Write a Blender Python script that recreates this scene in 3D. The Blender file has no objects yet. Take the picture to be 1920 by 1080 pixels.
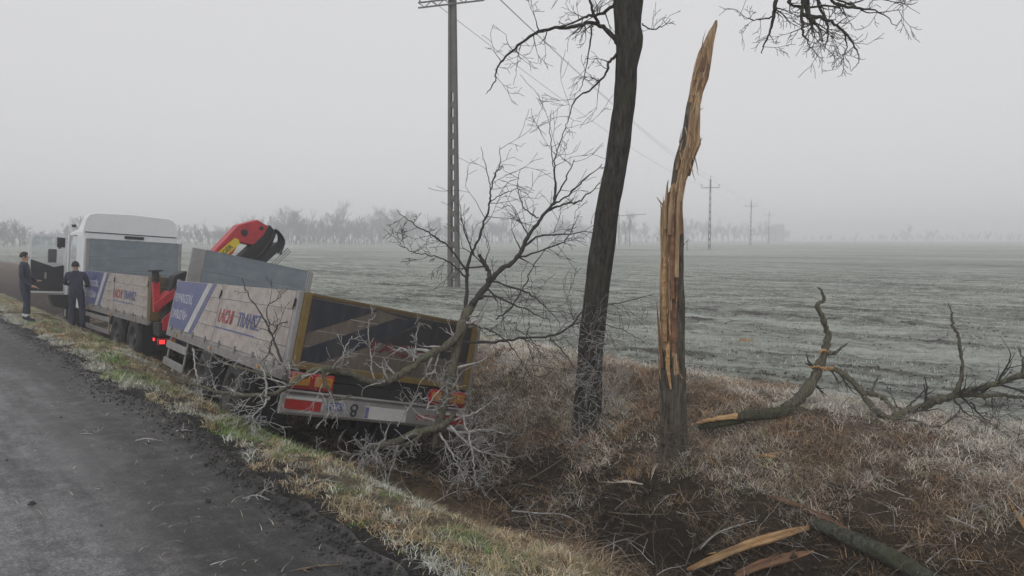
import bpy, math, random
import numpy as np
from mathutils import Vector, Matrix, noise as mnoise

sc = bpy.context.scene
C = sc.collection
R = math.radians

# ------------------------------------------------------------------ camera
CAM = Vector((0.0, 0.0, 2.0))
PITCH = R(3.8)
FPX = 1387.0                       # focal length in photograph pixels (1920 wide)
cd = bpy.data.cameras.new("camera")
cd.sensor_width = 36.0
cd.lens = FPX / 1920 * 36.0
cd.clip_start = 0.05
cd.clip_end = 6000
cam = bpy.data.objects.new("camera", cd)
cam.location = CAM
cam.rotation_euler = (math.pi / 2 - PITCH, 0, 0)
C.objects.link(cam)
sc.camera = cam

# ------------------------------------------------------------------ world, sun, exposure
w = bpy.data.worlds.new("World")
sc.world = w
w.use_nodes = True
wn, wl = w.node_tree.nodes, w.node_tree.links
wn.clear()
SUN_EL, SUN_AZ = R(32), R(200)
sky = wn.new("ShaderNodeTexSky")
sky.sky_type = 'NISHITA'
sky.sun_disc = False
sky.sun_elevation = SUN_EL
sky.sun_rotation = SUN_AZ
sky.air_density = 1.0
sky.dust_density = 6.0
hs = wn.new("ShaderNodeHueSaturation")
hs.inputs['Saturation'].default_value = 0.12
hs.inputs['Value'].default_value = 0.10
mixw = wn.new("ShaderNodeMix"); mixw.data_type = 'RGBA'
mixw.inputs['Factor'].default_value = 0.90
mixw.inputs[7].default_value = (0.765, 0.765, 0.785, 1)     # the overcast veil
bg = wn.new("ShaderNodeBackground")
bg.inputs['Strength'].default_value = 1.0
wo = wn.new("ShaderNodeOutputWorld")
wl.new(sky.outputs[0], hs.inputs['Color'])
wl.new(hs.outputs[0], mixw.inputs[6])
wl.new(mixw.outputs[2], bg.inputs['Color'])
wl.new(bg.outputs[0], wo.inputs['Surface'])

sd = bpy.data.lights.new("sun", 'SUN')
sd.energy = 0.9
sd.angle = R(60)
sd.color = (1.0, 0.98, 0.95)
sun = bpy.data.objects.new("sun", sd)
sun.rotation_euler = (math.pi / 2 - SUN_EL, 0, math.pi - SUN_AZ)
C.objects.link(sun)

sc.view_settings.view_transform = 'Standard'
sc.view_settings.look = 'None'
sc.view_settings.exposure = 0.0
sc.view_settings.gamma = 1.0
sc.view_settings.use_curve_mapping = False
sc.render.engine = 'CYCLES'
sc.cycles.max_bounces = 6
sc.cycles.volume_bounces = 2
sc.cycles.use_denoising = True

# ------------------------------------------------------------------ helpers
def at(px, py, Y):
    """world point that lies on the photograph's pixel (px, py) at world depth Y"""
    u = (px - 960) / FPX; v = (540 - py) / FPX
    c, s = math.cos(PITCH), math.sin(PITCH)
    dx, dy, dz = u, c + v * s, -s + v * c
    k = Y / dy
    return Vector((dx * k, Y, CAM.z + dz * k))

TH = R(41)
U = Vector((-math.sin(TH), math.cos(TH), 0))       # along the road
N = Vector((math.cos(TH), math.sin(TH), 0))        # across, towards the field

def h2(ix, iy, seed):
    n = (ix.astype(np.int64) * 374761393 + iy.astype(np.int64) * 668265263 + seed * 1442695041) & 0xFFFFFFFF
    n = ((n ^ (n >> 13)) * 1274126177) & 0xFFFFFFFF
    return ((n ^ (n >> 16)) & 0xFFFF) / 65535.0

def vn(x, y, seed=0):
    x = np.asarray(x, float); y = np.asarray(y, float)
    ix, iy = np.floor(x), np.floor(y)
    fx, fy = x - ix, y - iy
    fx = fx * fx * (3 - 2 * fx); fy = fy * fy * (3 - 2 * fy)
    a = h2(ix, iy, seed); b = h2(ix + 1, iy, seed); c = h2(ix, iy + 1, seed); d = h2(ix + 1, iy + 1, seed)
    return (a * (1 - fx) + b * fx) * (1 - fy) + (c * (1 - fx) + d * fx) * fy

def fbm(x, y, seed=0, octv=4):
    r = 0; a = 0.5; t = 0
    for k in range(octv):
        r = r + a * vn(x * 2 ** k, y * 2 ** k, seed + 17 * k); t += a; a *= 0.5
    return r / t

PT = np.array([-400, 2.2, 2.45, 2.75, 3.15, 3.6, 4.0, 4.45, 5.0, 5.5, 5.9, 6.3, 6.8, 7.4, 8.0, 8.4, 9.2, 2000])
PZ = np.array([-.06, -.06, -.035, -.05, -.13, -.30, -.48, -.70, -.98, -1.16, -1.12, -.88, -.55, -.20, .05, .11, .06, .06])

def Z(s, t):
    s = np.asarray(s, float); t = np.asarray(t, float)
    far = np.clip((s - 11) / 8, 0, 1)
    te = t - 0.32 * far * np.clip((t - 2.9) / .5, 0, 1) * np.clip((7.5 - t) / 1.5, 0, 1)
    z = np.interp(te, PT, PZ)
    # field tilt is nil; the bank swells a little on the near right
    near = np.clip((4.5 - s) / 4, 0, 1)
    z = z + near * 0.14 * np.exp(-((t - 7.0) / .9) ** 2)
    amp_d = np.exp(-((t - 5.4) / .75) ** 2)                # churned ditch
    amp_v = np.clip((t - 2.7) / .5, 0, 1) * np.clip((8.8 - t) / .5, 0, 1)
    z = z + amp_d * .60 * (fbm(s * 1.5, t * 2.1, 3, 3) - .5) * np.clip((9 - s) / 2, .2, 1)
    z = z + amp_v * (.20 * (fbm(s * 1.1, t * 1.3, 5, 3) - .5) + .09 * (fbm(s * 5, t * 5, 6, 2) - .5))
    z = z + amp_d * .20 * (fbm(s * 6, t * 6, 9, 3) - .5)
    z = z - .28 * np.exp(-((t - 4.05) / .45) ** 2) * np.clip((s - 4.5) / 1.5, 0, 1) * np.clip((15 - s) / 2, 0, 1)      # pressed down by the wheels
    z = z - .16 * np.exp(-((t - 5.75) / .55) ** 2) * np.clip((5.5 - s) / 1.5, 0, 1)
    fm = np.clip((t - 8.6) / .6, 0, 1)
    z = z + fm * (.10 * (fbm(s * .9, t * 3.2, 11, 2) - .5) + .07 * (vn(s * 4, t * 5, 12) - .5)) * np.clip((60 - t) / 40, 0, 1)
    z = z + fm * .10 * (fbm(s * .05, t * .07, 14, 2) - .5)
    return z

def st(p): return (p.x * U.x + p.y * U.y, p.x * N.x + p.y * N.y)
def ground_z(x, y):
    s, t = st(Vector((x, y, 0)))
    z = float(Z(s, t))
    return max(z, 0.0) if t < 2.5 else z
def hit(px, py):
    """where the pixel's sight line meets the ground"""
    d = at(px, py, 1.0) - CAM
    y = np.concatenate([np.arange(2.0, 30, .02), np.arange(30, 300, .2)])
    x = d.x * y; z = CAM.z + d.z * y
    ss = x * U.x + y * U.y; tt = x * N.x + y * N.y
    g = Z(ss, tt); g = np.where(tt < 2.5, np.maximum(g, 0), g)
    k = np.nonzero(z <= g)[0]
    return at(px, py, float(y[k[0]] if len(k) else y[-1]))

# ---- materials
MATS = {}
def new_mat(name):
    m = bpy.data.materials.new(name); m.use_nodes = True
    nt = m.node_tree
    b = nt.nodes['Principled BSDF']
    return m, nt.nodes, nt.links, b

def noise_node(nd, lk, scale, detail=4, rough=.6, coord='Object', stretch=None, rot=None):
    tc = nd.new('ShaderNodeTexCoord'); src = tc.outputs[coord]
    if stretch or rot:
        if rot:
            mp = nd.new('ShaderNodeMapping'); mp.inputs['Rotation'].default_value = rot
            lk.new(src, mp.inputs[0]); src = mp.outputs[0]
        if stretch:
            mp = nd.new('ShaderNodeMapping'); mp.inputs['Scale'].default_value = stretch
            lk.new(src, mp.inputs[0]); src = mp.outputs[0]
    n = nd.new('ShaderNodeTexNoise')
    n.inputs['Scale'].default_value = scale; n.inputs['Detail'].default_value = detail; n.inputs['Roughness'].default_value = rough
    lk.new(src, n.inputs['Vector'])
    return n

def ramp(nd, lk, src, stops):
    r = nd.new('ShaderNodeValToRGB')
    e = r.color_ramp.elements
    while len(e) < len(stops): e.new(.5)
    for i, (p, c) in enumerate(stops):
        e[i].position = p; e[i].color = (c if len(c) == 4 else (*c, 1)) if hasattr(c, '__len__') else (c, c, c, 1)
    lk.new(src, r.inputs[0]); return r

def mixc(nd, lk, fac, a, b, mode='MIX'):
    m = nd.new('ShaderNodeMix'); m.data_type = 'RGBA'; m.blend_type = mode
    for sock, v in ((m.inputs[0], fac), (m.inputs[6], a), (m.inputs[7], b)):
        if isinstance(v, bpy.types.NodeSocket): lk.new(v, sock)
        elif hasattr(v, '__len__'): sock.default_value = (*v[:3], 1)
        else: sock.default_value = v
    return m.outputs[2]

def bump(nd, lk, b, src, strength, dist):
    bp = nd.new('ShaderNodeBump'); bp.inputs['Strength'].default_value = strength; bp.inputs['Distance'].default_value = dist
    lk.new(src, bp.inputs['Height']); lk.new(bp.outputs[0], b.inputs['Normal'])

def mat(name, col, rough=.6, var=.25, scale=6, metal=0, dirt=None, dirt_amt=.5, dirt_scale=3, bmp=0, stretch=None, dstretch=None, emit=None):
    if name in MATS: return MATS[name]
    m, nd, lk, b = new_mat(name)
    n = noise_node(nd, lk, scale, stretch=stretch)
    rp = ramp(nd, lk, n.outputs[0], [(.3, 1 - var), (.7, 1 + var * .6)])
    out = mixc(nd, lk, 1.0, col, rp.outputs[0], 'MULTIPLY')
    rv = rough
    if dirt is not None:
        d = noise_node(nd, lk, dirt_scale, 6, .7, stretch=dstretch)
        dr = ramp(nd, lk, d.outputs[0], [(.62 - .34 * dirt_amt, 0.0), (.78 - .18 * dirt_amt, min(1, dirt_amt + .2))])
        out = mixc(nd, lk, dr.outputs[0], out, dirt)
    lk.new(out, b.inputs['Base Color'])
    b.inputs['Roughness'].default_value = rough; b.inputs['Metallic'].default_value = metal
    if emit:
        b.inputs['Emission Color'].default_value = (*emit[:3], 1); b.inputs['Emission Strength'].default_value = emit[3]
    if bmp: bump(nd, lk, b, n.outputs[0], .5, bmp)
    MATS[name] = m
    return m

# ---- object making
def tag(o, label=None, cat=None, group=None, kind=None):
    if label: o['label'] = label
    if cat: o['category'] = cat
    if group: o['group'] = group
    if kind: o['kind'] = kind
    return o

def link(name, data, parent=None, m=None):
    o = bpy.data.objects.new(name, data); C.objects.link(o)
    if parent is not None: o.parent = parent
    if m is not None and data is not None: data.materials.append(m)
    return o

def empty(name, loc=(0, 0, 0), parent=None):
    o = bpy.data.objects.new(name, None); o.empty_display_size = .2; C.objects.link(o); o.location = loc
    if parent is not None: o.parent = parent
    return o

def np_mesh(name, v, f):
    """f: (n,3) or (n,4) int array"""
    me = bpy.data.meshes.new(name)
    v = np.asarray(v, np.float32); f = np.asarray(f, np.int32)
    k = f.shape[1]
    me.vertices.add(len(v)); me.vertices.foreach_set('co', v.ravel())
    me.loops.add(f.size); me.loops.foreach_set('vertex_index', f.ravel())
    me.polygons.add(len(f))
    me.polygons.foreach_set('loop_start', np.arange(len(f), dtype=np.int32) * k)
    me.update(calc_edges=True)
    return me

class MB:
    def __init__(s): s.v = []; s.f = []; s.mi = []; s.cur = 0
    def add(s, vs, fs, M=None):
        o = len(s.v)
        s.v += [tuple(M @ Vector(p)) for p in vs] if M is not None else [tuple(p) for p in vs]
        for f in fs: s.f.append(tuple(i + o for i in f)); s.mi.append(s.cur)
        return s
    def box(s, c, d, M=None):
        x, y, z = d[0] / 2, d[1] / 2, d[2] / 2
        vs = [(c[0] + a * x, c[1] + b * y, c[2] + e * z) for a in (-1, 1) for b in (-1, 1) for e in (-1, 1)]
        return s.add(vs, [(0, 1, 3, 2), (4, 6, 7, 5), (0, 4, 5, 1), (2, 3, 7, 6), (0, 2, 6, 4), (1, 5, 7, 3)], M)
    def prism(s, pts, ax, a, b, M=None):
        """polygon pts in the two other axes, extruded along ax from a to b"""
        n = len(pts)
        def P(p, w):
            return (w, p[0], p[1]) if ax == 0 else (p[0], w, p[1]) if ax == 1 else (p[0], p[1], w)
        vs = [P(p, a) for p in pts] + [P(p, b) for p in pts]
        return s.add(vs, [tuple(range(n)), tuple(range(2 * n - 1, n - 1, -1))] + [(i, i + n, (i + 1) % n + n, (i + 1) % n) for i in range(n)], M)
    def tube(s, pts, rad, n=8, cap=True, rf=None):
        pts = [Vector(p) for p in pts]
        if not hasattr(rad, '__len__'): rad = [rad] * len(pts)
        o = len(s.v)
        t0 = (pts[1] - pts[0]).normalized()
        a = t0.orthogonal().normalized()
        for i, p in enumerate(pts):
            t = (pts[min(i + 1, len(pts) - 1)] - pts[max(i - 1, 0)])
            if t.length < 1e-9: t = t0
            t.normalize()
            a = (a - t * a.dot(t))
            a = a.normalized() if a.length > 1e-6 else t.orthogonal().normalized()
            b = t.cross(a)
            for k in range(n):
                th = 2 * math.pi * k / n
                r = rad[i] * (rf(i, k, p) if rf else 1)
                q = p + a * (math.cos(th) * r) + b * (math.sin(th) * r)
                s.v.append((q.x, q.y, q.z))
        for i in range(len(pts) - 1):
            for k in range(n):
                k2 = (k + 1) % n
                s.f.append((o + i * n + k, o + i * n + k2, o + (i + 1) * n + k2, o + (i + 1) * n + k)); s.mi.append(s.cur)
        if cap:
            s.f.append(tuple(o + k for k in range(n - 1, -1, -1))); s.mi.append(s.cur)
            s.f.append(tuple(o + (len(pts) - 1) * n + k for k in range(n))); s.mi.append(s.cur)
        return s
    def lathe(s, prof, n=24, M=None):
        """profile (radius, x) turned about the x axis"""
        o = len(s.v); m = len(prof)
        for k in range(n):
            th = 2 * math.pi * k / n
            for r, x in prof:
                q = Vector((x, r * math.cos(th), r * math.sin(th)))
                if M is not None: q = M @ q
                s.v.append(tuple(q))
        for k in range(n):
            k2 = (k + 1) % n
            for i in range(m - 1):
                s.f.append((o + k * m + i, o + k * m + i + 1, o + k2 * m + i + 1, o + k2 * m + i)); s.mi.append(s.cur)
        return s
    def mesh(s, name):
        me = bpy.data.meshes.new(name); me.from_pydata(s.v, [], s.f); me.update(); return me
    def build(s, name, m, parent=None, smooth=False, bevel=0):
        me = s.mesh(name)
        for q in (m if isinstance(m, (list, tuple)) else [m]): me.materials.append(q)
        if max(s.mi, default=0) > 0: me.polygons.foreach_set('material_index', s.mi)
        if smooth: me.polygons.foreach_set('use_smooth', [True] * len(me.polygons))
        o = bpy.data.objects.new(name, me); C.objects.link(o)
        if parent is not None: o.parent = parent
        if bevel:
            bv = o.modifiers.new('bevel', 'BEVEL'); bv.width = bevel; bv.segments = 2; bv.limit_method = 'ANGLE'; bv.angle_limit = R(35)
        return o

def box(name, c, d, m, parent=None, bevel=0): return MB().box(c, d).build(name, m, parent, bevel=bevel)

def text(name, s, size, M, m, parent, shear=0, wscale=1.0):
    cu = bpy.data.curves.new(name, 'FONT'); cu.body = s; cu.size = size; cu.shear = shear; cu.extrude = .002; cu.offset = size * .012
    cu.resolution_u = 2
    tmp = bpy.data.objects.new(name + '_tmp', cu); C.objects.link(tmp)
    bpy.context.view_layer.update()
    me = bpy.data.meshes.new_from_object(tmp.evaluated_get(bpy.context.evaluated_depsgraph_get()))
    bpy.data.objects.remove(tmp)
    me.transform(M @ Matrix.Diagonal((wscale, 1, 1, 1)))
    me.name = name
    me.materials.clear(); me.materials.append(m)
    o = bpy.data.objects.new(name, me); C.objects.link(o); o.parent = parent
    return o

def catmull(pts, k=5):
    """pts: list of (Vector, r); returns resampled points and radii"""
    P = [p for p, r in pts]; Rr = [r for p, r in pts]
    out, rad = [], []
    for i in range(len(P) - 1):
        a, b, c, d = P[max(i - 1, 0)], P[i], P[i + 1], P[min(i + 2, len(P) - 1)]
        for j in range(k):
            t = j / k
            out.append(.5 * ((2 * b) + (c - a) * t + (2 * a - 5 * b + 4 * c - d) * t * t + (3 * b - a - 3 * c + d) * t ** 3))
            rad.append(Rr[i] * (1 - t) + Rr[i + 1] * t)
    out.append(P[-1]); rad.append(Rr[-1])
    return out, rad
def rvec(rng): 
    v = Vector((rng.gauss(0, 1), rng.gauss(0, 1), rng.gauss(0, 1)))
    return v.normalized()

def twig(mb, p, d, L, r, lev, rng, up=0.0, kink=.22, kids=4, spread=.8, rmin=.0022, decay=.62, nside=5):
    n = 5 if L > .5 else 4 if L > .2 else 3
    pts = [p.copy()]; d = d.normalized()
    for i in range(n):
        d = (d + rvec(rng) * kink + Vector((0, 0, up))).normalized()
        pts.append(pts[-1] + d * (L / n))
    rad = [max(rmin, r * (1 - .65 * i / n)) for i in range(n + 1)]
    mb.tube(pts, rad, nside if r > .012 else 3, cap=False)
    if lev <= 0: return
    kk = max(1, int(kids + rng.uniform(-.9, .9)))
    for j in range(kk):
        f = rng.uniform(.2, 1.0) if j else 1.0
        x = f * n; i = min(int(x), n - 1)
        q = pts[i].lerp(pts[i + 1], x - i)
        dd = (pts[i + 1] - pts[i]).normalized()
        side = (rvec(rng)); side = (side - dd * side.dot(dd)).normalized()
        nd = (dd + side * rng.uniform(.5, 1.3) * spread).normalized()
        twig(mb, q, nd, L * rng.uniform(decay - .15, decay + .12), max(rmin, rad[i] * .68), lev - 1, rng, up, kink, kids, spread, rmin, decay, nside)

def limb(mb, pxs, k=5, jit=.012, n=8, rng=None, lump=.12):
    """pxs: list of (point, radius); adds a knobbly tube, returns the points and radii"""
    pts, rad = catmull(pxs, k)
    if rng:
        pts = [p + rvec(rng) * jit * rng.random() for p in pts]
        rad = [r * (1 + rng.uniform(-lump, lump)) for r in rad]
    mb.tube(pts, rad, n)
    return pts, rad

def sprout(mb, pts, rad, count, L, lev, rng, a=0.0, b=1.0, up=0.0, rk=.45, **kw):
    m = len(pts) - 1
    for _ in range(count):
        x = rng.uniform(a, b) * m; i = min(int(x), m - 1)
        q = pts[i].lerp(pts[i + 1], x - i); dd = (pts[i + 1] - pts[i]).normalized()
        s = rvec(rng); s = (s - dd * s.dot(dd)).normalized()
        twig(mb, q, (dd * .6 + s).normalized(), L * rng.uniform(.5, 1.2), min(.03, max(.004, rad[i] * rk)), lev, rng, up, **kw)

def smooth_all(o):
    o.data.polygons.foreach_set('use_smooth', [True] * len(o.data.polygons))
    return o

# ================================================================== THE GROUND
def seq(*parts):
    out = []
    for a, b, n, geo in parts:
        x = np.geomspace(a, b, n, endpoint=False) if geo else np.linspace(a, b, n, endpoint=False)
        out += list(x)
    return np.array(out)

gs = seq((-120, -6, 12, 0), (-6, 0, 30, 0), (0, 14, 230, 0), (14, 40, 130, 0), (40, 90, 70, 0), (90, 1100, 50, 1))
gt = seq((-40, 2.25, 12, 0), (2.25, 9.2, 138, 0), (9.2, 34, 165, 0), (34, 82, 150, 0), (82, 900, 50, 1))
S, T = np.meshgrid(gs, gt, indexing='ij')
ZZ = Z(S, T)
X = S * U.x + T * N.x; Y = S * U.y + T * N.y
ns, nt_ = S.shape
idx = np.arange(ns * nt_).reshape(ns, nt_)
quads = np.stack([idx[:-1, :-1], idx[:-1, 1:], idx[1:, 1:], idx[1:, :-1]], -1).reshape(-1, 4)[:, ::-1]
me = np_mesh('ground', np.stack([X, Y, ZZ], -1).reshape(-1, 3), quads)
me.polygons.foreach_set('use_smooth', np.ones(len(me.polygons), bool))
at_t = me.attributes.new('across', 'FLOAT', 'POINT'); at_t.data.foreach_set('value', (T + .5 * (fbm(S * .8, T * .8, 21, 3) - .5)).astype(np.float32).ravel())

CO, SI = math.cos(R(11)), math.sin(R(11))
def rowc(s, t): return s * CO - t * SI, s * SI + t * CO       # along and across the crop rows
TRAM = [rowc(*st(hit(px, py)))[1] for px, py in ((1300, 519), (1300, 511), (1300, 494), (1300, 489))]
PATCH = [(*rowc(*st(hit(px, py))), a, b) for px, py, a, b in ((1430, 588, 4.2, .55), (1540, 578, 3.0, .35), (1340, 600, 1.6, .4), (700, 516, 3.2, .9), (760, 535, 4.0, .8), (830, 556, 3.0, .6), (1640, 690, 1.6, .3), (1380, 712, 1.2, .25), (1850, 520, 4.0, .5), (1230, 660, 1.2, .3), (1750, 640, 1.8, .25))]
def bare(s, t):
    al, ac = rowc(s, t)
    band = fbm(al * .10, ac * 1.25, 91, 4)
    b = np.clip((.41 - band) / .10, 0, 1) * .45
    brk = fbm(al * .9, ac * 2.5, 92, 3)
    b = np.maximum(b, np.clip((.40 - fbm(al * .5, ac * 3.4, 93, 3)) / .10, 0, 1) * .4)
    for c0 in TRAM: b = np.maximum(b, np.exp(-((ac - c0) / .22) ** 2) * np.clip((brk - .28) / .2, 0, 1))
    for pa, pc, ra, rc in PATCH: b = np.maximum(b, np.clip(1.25 - np.sqrt(((al - pa) / ra) ** 2 + ((ac - pc) / rc) ** 2) + 1.6 * (brk - .5), 0, 1) * np.clip((fbm(al * 2.2, ac * 4, 94, 3) - .36) / .12, 0, 1))
    return b * np.clip((t - 8.4) / .6, 0, 1) * np.clip((80 - t) / 20, 0, 1)
bt_ = me.attributes.new('bare', 'FLOAT', 'POINT'); bt_.data.foreach_set('value', bare(S, T).astype(np.float32).ravel())

def ground_mat():
    m, nd, lk, b = new_mat('roadside_and_field_soil')
    a = nd.new('ShaderNodeAttribute'); a.attribute_name = 'across'
    # roadside: dark gravelly soil, straw litter, churned wet soil in the ditch, litter on the bank
    mr = nd.new('ShaderNodeMapRange'); mr.inputs[1].default_value = 2; mr.inputs[2].default_value = 10
    lk.new(a.outputs['Fac'], mr.inputs[0])
    base = ramp(nd, lk, mr.outputs[0], [(.0, (.022, .02, .019)), (.10, (.028, .026, .024)), (.16, (.16, .135, .085)), (.26, (.15, .115, .07)),
                                         (.36, (.07, .045, .027)), (.46, (.020, .014, .0095)), (.55, (.035, .025, .016)), (.66, (.085, .063, .043)), (.78, (.12, .095, .072)), (1.0, (.13, .112, .09))])
    n1 = noise_node(nd, lk, 9, 8, .7)
    v = ramp(nd, lk, n1.outputs[0], [(.3, .45), (.5, 1.0), (.72, 1.7)])
    road_side = mixc(nd, lk, 1.0, base.outputs[0], v.outputs[0], 'MULTIPLY')
    # field: frosted winter cereal in rows over dark clods
    rot = (0, 0, R(-52))
    nf = noise_node(nd, lk, 1.0, 6, .62, stretch=(1.3, .5, 1), rot=(0, 0, R(-52)))
    nf.inputs['Scale'].default_value = 1.6
    nrow = noise_node(nd, lk, .5, 6, .7, stretch=(3.4, .05, 1), rot=(0, 0, R(-142) + R(90)))
    nrow.inputs['Scale'].default_value = .8
    nfine = noise_node(nd, lk, 7, 6, .75)
    npatch = noise_node(nd, lk, .055, 4, .6, stretch=(1.8, .7, 1), rot=(0, 0, R(-52)))
    def madd(x, k, y):
        q = nd.new('ShaderNodeMath'); q.operation = 'MULTIPLY_ADD'; lk.new(x, q.inputs[0]); q.inputs[1].default_value = k
        if isinstance(y, bpy.types.NodeSocket): lk.new(y, q.inputs[2])
        else: q.inputs[2].default_value = y
        return q.outputs[0]
    tot = madd(nf.outputs[0], .30, madd(nfine.outputs[0], .42, madd(npatch.outputs[0], .30, madd(nrow.outputs[0], .46, -.22))))
    fc = ramp(nd, lk, tot, [(.37, (.05, .047, .041)), (.45, (.14, .146, .125)), (.53, (.315, .335, .292)), (.68, (.47, .49, .45))])
    ba = nd.new('ShaderNodeAttribute'); ba.attribute_name = 'bare'
    bn = ramp(nd, lk, nfine.outputs[0], [(.35, (.03, .028, .024)), (.65, (.115, .107, .095))])
    fcol = mixc(nd, lk, ba.outputs['Fac'], fc.outputs[0], bn.outputs[0])
    mk = nd.new('ShaderNodeMapRange'); mk.inputs[1].default_value = 8.25; mk.inputs[2].default_value = 9.0
    lk.new(a.outputs['Fac'], mk.inputs[0])
    col = mixc(nd, lk, mk.outputs[0], road_side, fcol)
    lk.new(col, b.inputs['Base Color'])
    b.inputs['Roughness'].default_value = .9
    b.inputs['Specular IOR Level'].default_value = .25
    nb = noise_node(nd, lk, 14, 6, .75)
    bump(nd, lk, b, nb.outputs[0], 1.0, .05)
    return m
me.materials.append(ground_mat())
ground = tag(link('ground', me), kind='structure')

# ---- the road sheet
rs = seq((-9, 0, 40, 0), (0, 16, 220, 0), (16, 60, 120, 0), (60, 420, 40, 1))
edge = 2.44 + .10 * np.clip((rs - 4) / 4, 0, 1) + .34 * (fbm(rs * .55, rs * 0 + 3, 31, 4) - .5) + .12 * (vn(rs * 3.1, rs * 0, 32) - .5)
rt = np.concatenate([np.linspace(-4.2, 1.2, 28), np.linspace(1.3, 2.22, 22)])
rS, rT = np.meshgrid(rs, rt, indexing='ij')
rZ = .012 * (fbm(rS * .5, rT * .7, 33, 3) - .5) - .02 * np.clip((rT - 1.2) / 1.3, 0, 1) ** 2 * 1.2 + .012
rZ = rZ + .035 * (fbm(rS * 7, rT * 7, 36, 3) - .5) * np.clip((rT - 1.5) / .8, 0, 1)
rS2 = np.concatenate([rS, rs[:, None], rs[:, None]], 1)
rT2 = np.concatenate([rT, edge[:, None], edge[:, None] + .05], 1)
rZ2 = np.concatenate([rZ, np.full((len(rs), 1), -.012), np.full((len(rs), 1), -.09)], 1)
a_, b_ = rS2.shape
idx = np.arange(a_ * b_).reshape(a_, b_)
quads = np.stack([idx[:-1, :-1], idx[:-1, 1:], idx[1:, 1:], idx[1:, :-1]], -1).reshape(-1, 4)[:, ::-1]
me = np_mesh('road', np.stack([rS2 * U.x + rT2 * N.x, rS2 * U.y + rT2 * N.y, rZ2], -1).reshape(-1, 3), quads)
me.polygons.foreach_set('use_smooth', np.ones(len(me.polygons), bool))
q = me.attributes.new('across', 'FLOAT', 'POINT'); q.data.foreach_set('value', rT2.astype(np.float32).ravel())

def road_mat():
    m, nd, lk, b = new_mat('worn_wet_asphalt')
    a = nd.new('ShaderNodeAttribute'); a.attribute_name = 'across'
    al = (0, 0, -TH)
    big = noise_node(nd, lk, .9, 5, .6, stretch=(1.6, .35, 1), rot=al)
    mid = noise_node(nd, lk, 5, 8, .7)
    fine = noise_node(nd, lk, 55, 5, .85)
    # wheel-polished track on the left paled by a painted sky sheen, dark soiled band towards the edge
    def madd(x, k, y):
        q = nd.new('ShaderNodeMath'); q.operation = 'MULTIPLY_ADD'; lk.new(x, q.inputs[0]); q.inputs[1].default_value = k
        if isinstance(y, bpy.types.NodeSocket): lk.new(y, q.inputs[2])
        else: q.inputs[2].default_value = y
        return q.outputs[0]
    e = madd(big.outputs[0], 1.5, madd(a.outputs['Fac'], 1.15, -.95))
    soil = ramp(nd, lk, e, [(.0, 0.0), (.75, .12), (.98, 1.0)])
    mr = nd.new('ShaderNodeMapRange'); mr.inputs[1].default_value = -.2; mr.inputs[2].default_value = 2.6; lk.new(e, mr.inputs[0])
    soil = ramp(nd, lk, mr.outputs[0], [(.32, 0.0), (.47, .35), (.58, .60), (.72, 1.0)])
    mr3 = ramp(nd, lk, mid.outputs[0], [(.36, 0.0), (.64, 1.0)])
    worn_sheen = mixc(nd, lk, mr3.outputs[0], (.058, .057, .060), (.15, .148, .151))
    mr2 = ramp(nd, lk, mid.outputs[0], [(.36, 0.0), (.64, 1.0)])
    dark = mixc(nd, lk, mr2.outputs[0], (.010, .0095, .0095), (.050, .046, .043))
    col = mixc(nd, lk, soil.outputs[0], worn_sheen, dark)
    fr = ramp(nd, lk, fine.outputs[0], [(.38, .45), (.62, 1.6)])
    col = mixc(nd, lk, .8, col, fr.outputs[0], 'MULTIPLY')
    trk = noise_node(nd, lk, 3.2, 4, .6, stretch=(1.6, .05, 1), rot=al)
    tr = ramp(nd, lk, trk.outputs[0], [(.40, .55), (.52, 1.0), (.64, 1.35)])
    col = mixc(nd, lk, .85, col, tr.outputs[0], 'MULTIPLY')
    vo = nd.new('ShaderNodeTexVoronoi'); vo.inputs['Scale'].default_value = 75
    tcv = nd.new('ShaderNodeTexCoord'); lk.new(tcv.outputs['Object'], vo.inputs['Vector'])
    vb = nd.new('ShaderNodeRGBToBW'); lk.new(vo.outputs['Color'], vb.inputs[0])
    vr = ramp(nd, lk, vb.outputs[0], [(.2, .55), (.6, 1.0), (.8, 1.8)])
    col = mixc(nd, lk, .75, col, vr.outputs[0], 'MULTIPLY')
    # frost dusted and dried patches
    fro = ramp(nd, lk, mid.outputs[0], [(.55, 0.0), (.72, .45)])
    col = mixc(nd, lk, fro.outputs[0], col, (.15, .145, .14))
    lk.new(col, b.inputs['Base Color'])
    wet = noise_node(nd, lk, 1.1, 6, .68, stretch=(1.5, .4, 1), rot=al)
    rr = ramp(nd, lk, wet.outputs[0], [(.42, .10), (.50, .26), (.58, .55)])
    wd = ramp(nd, lk, wet.outputs[0], [(.42, .62), (.56, 1.0)])
    col = mixc(nd, lk, .9, col, wd.outputs[0], 'MULTIPLY')
    lk.new(col, b.inputs['Base Color'])
    rm = mixc(nd, lk, soil.outputs[0], rr.outputs[0], (.58, .58, .58))
    lk.new(rm, b.inputs['Roughness'])
    hb = mixc(nd, lk, .5, fine.outputs[0], mid.outputs[0])
    bump(nd, lk, b, hb, .55, .012)
    return m
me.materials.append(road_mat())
road = tag(link('road', me), kind='structure')

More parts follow.
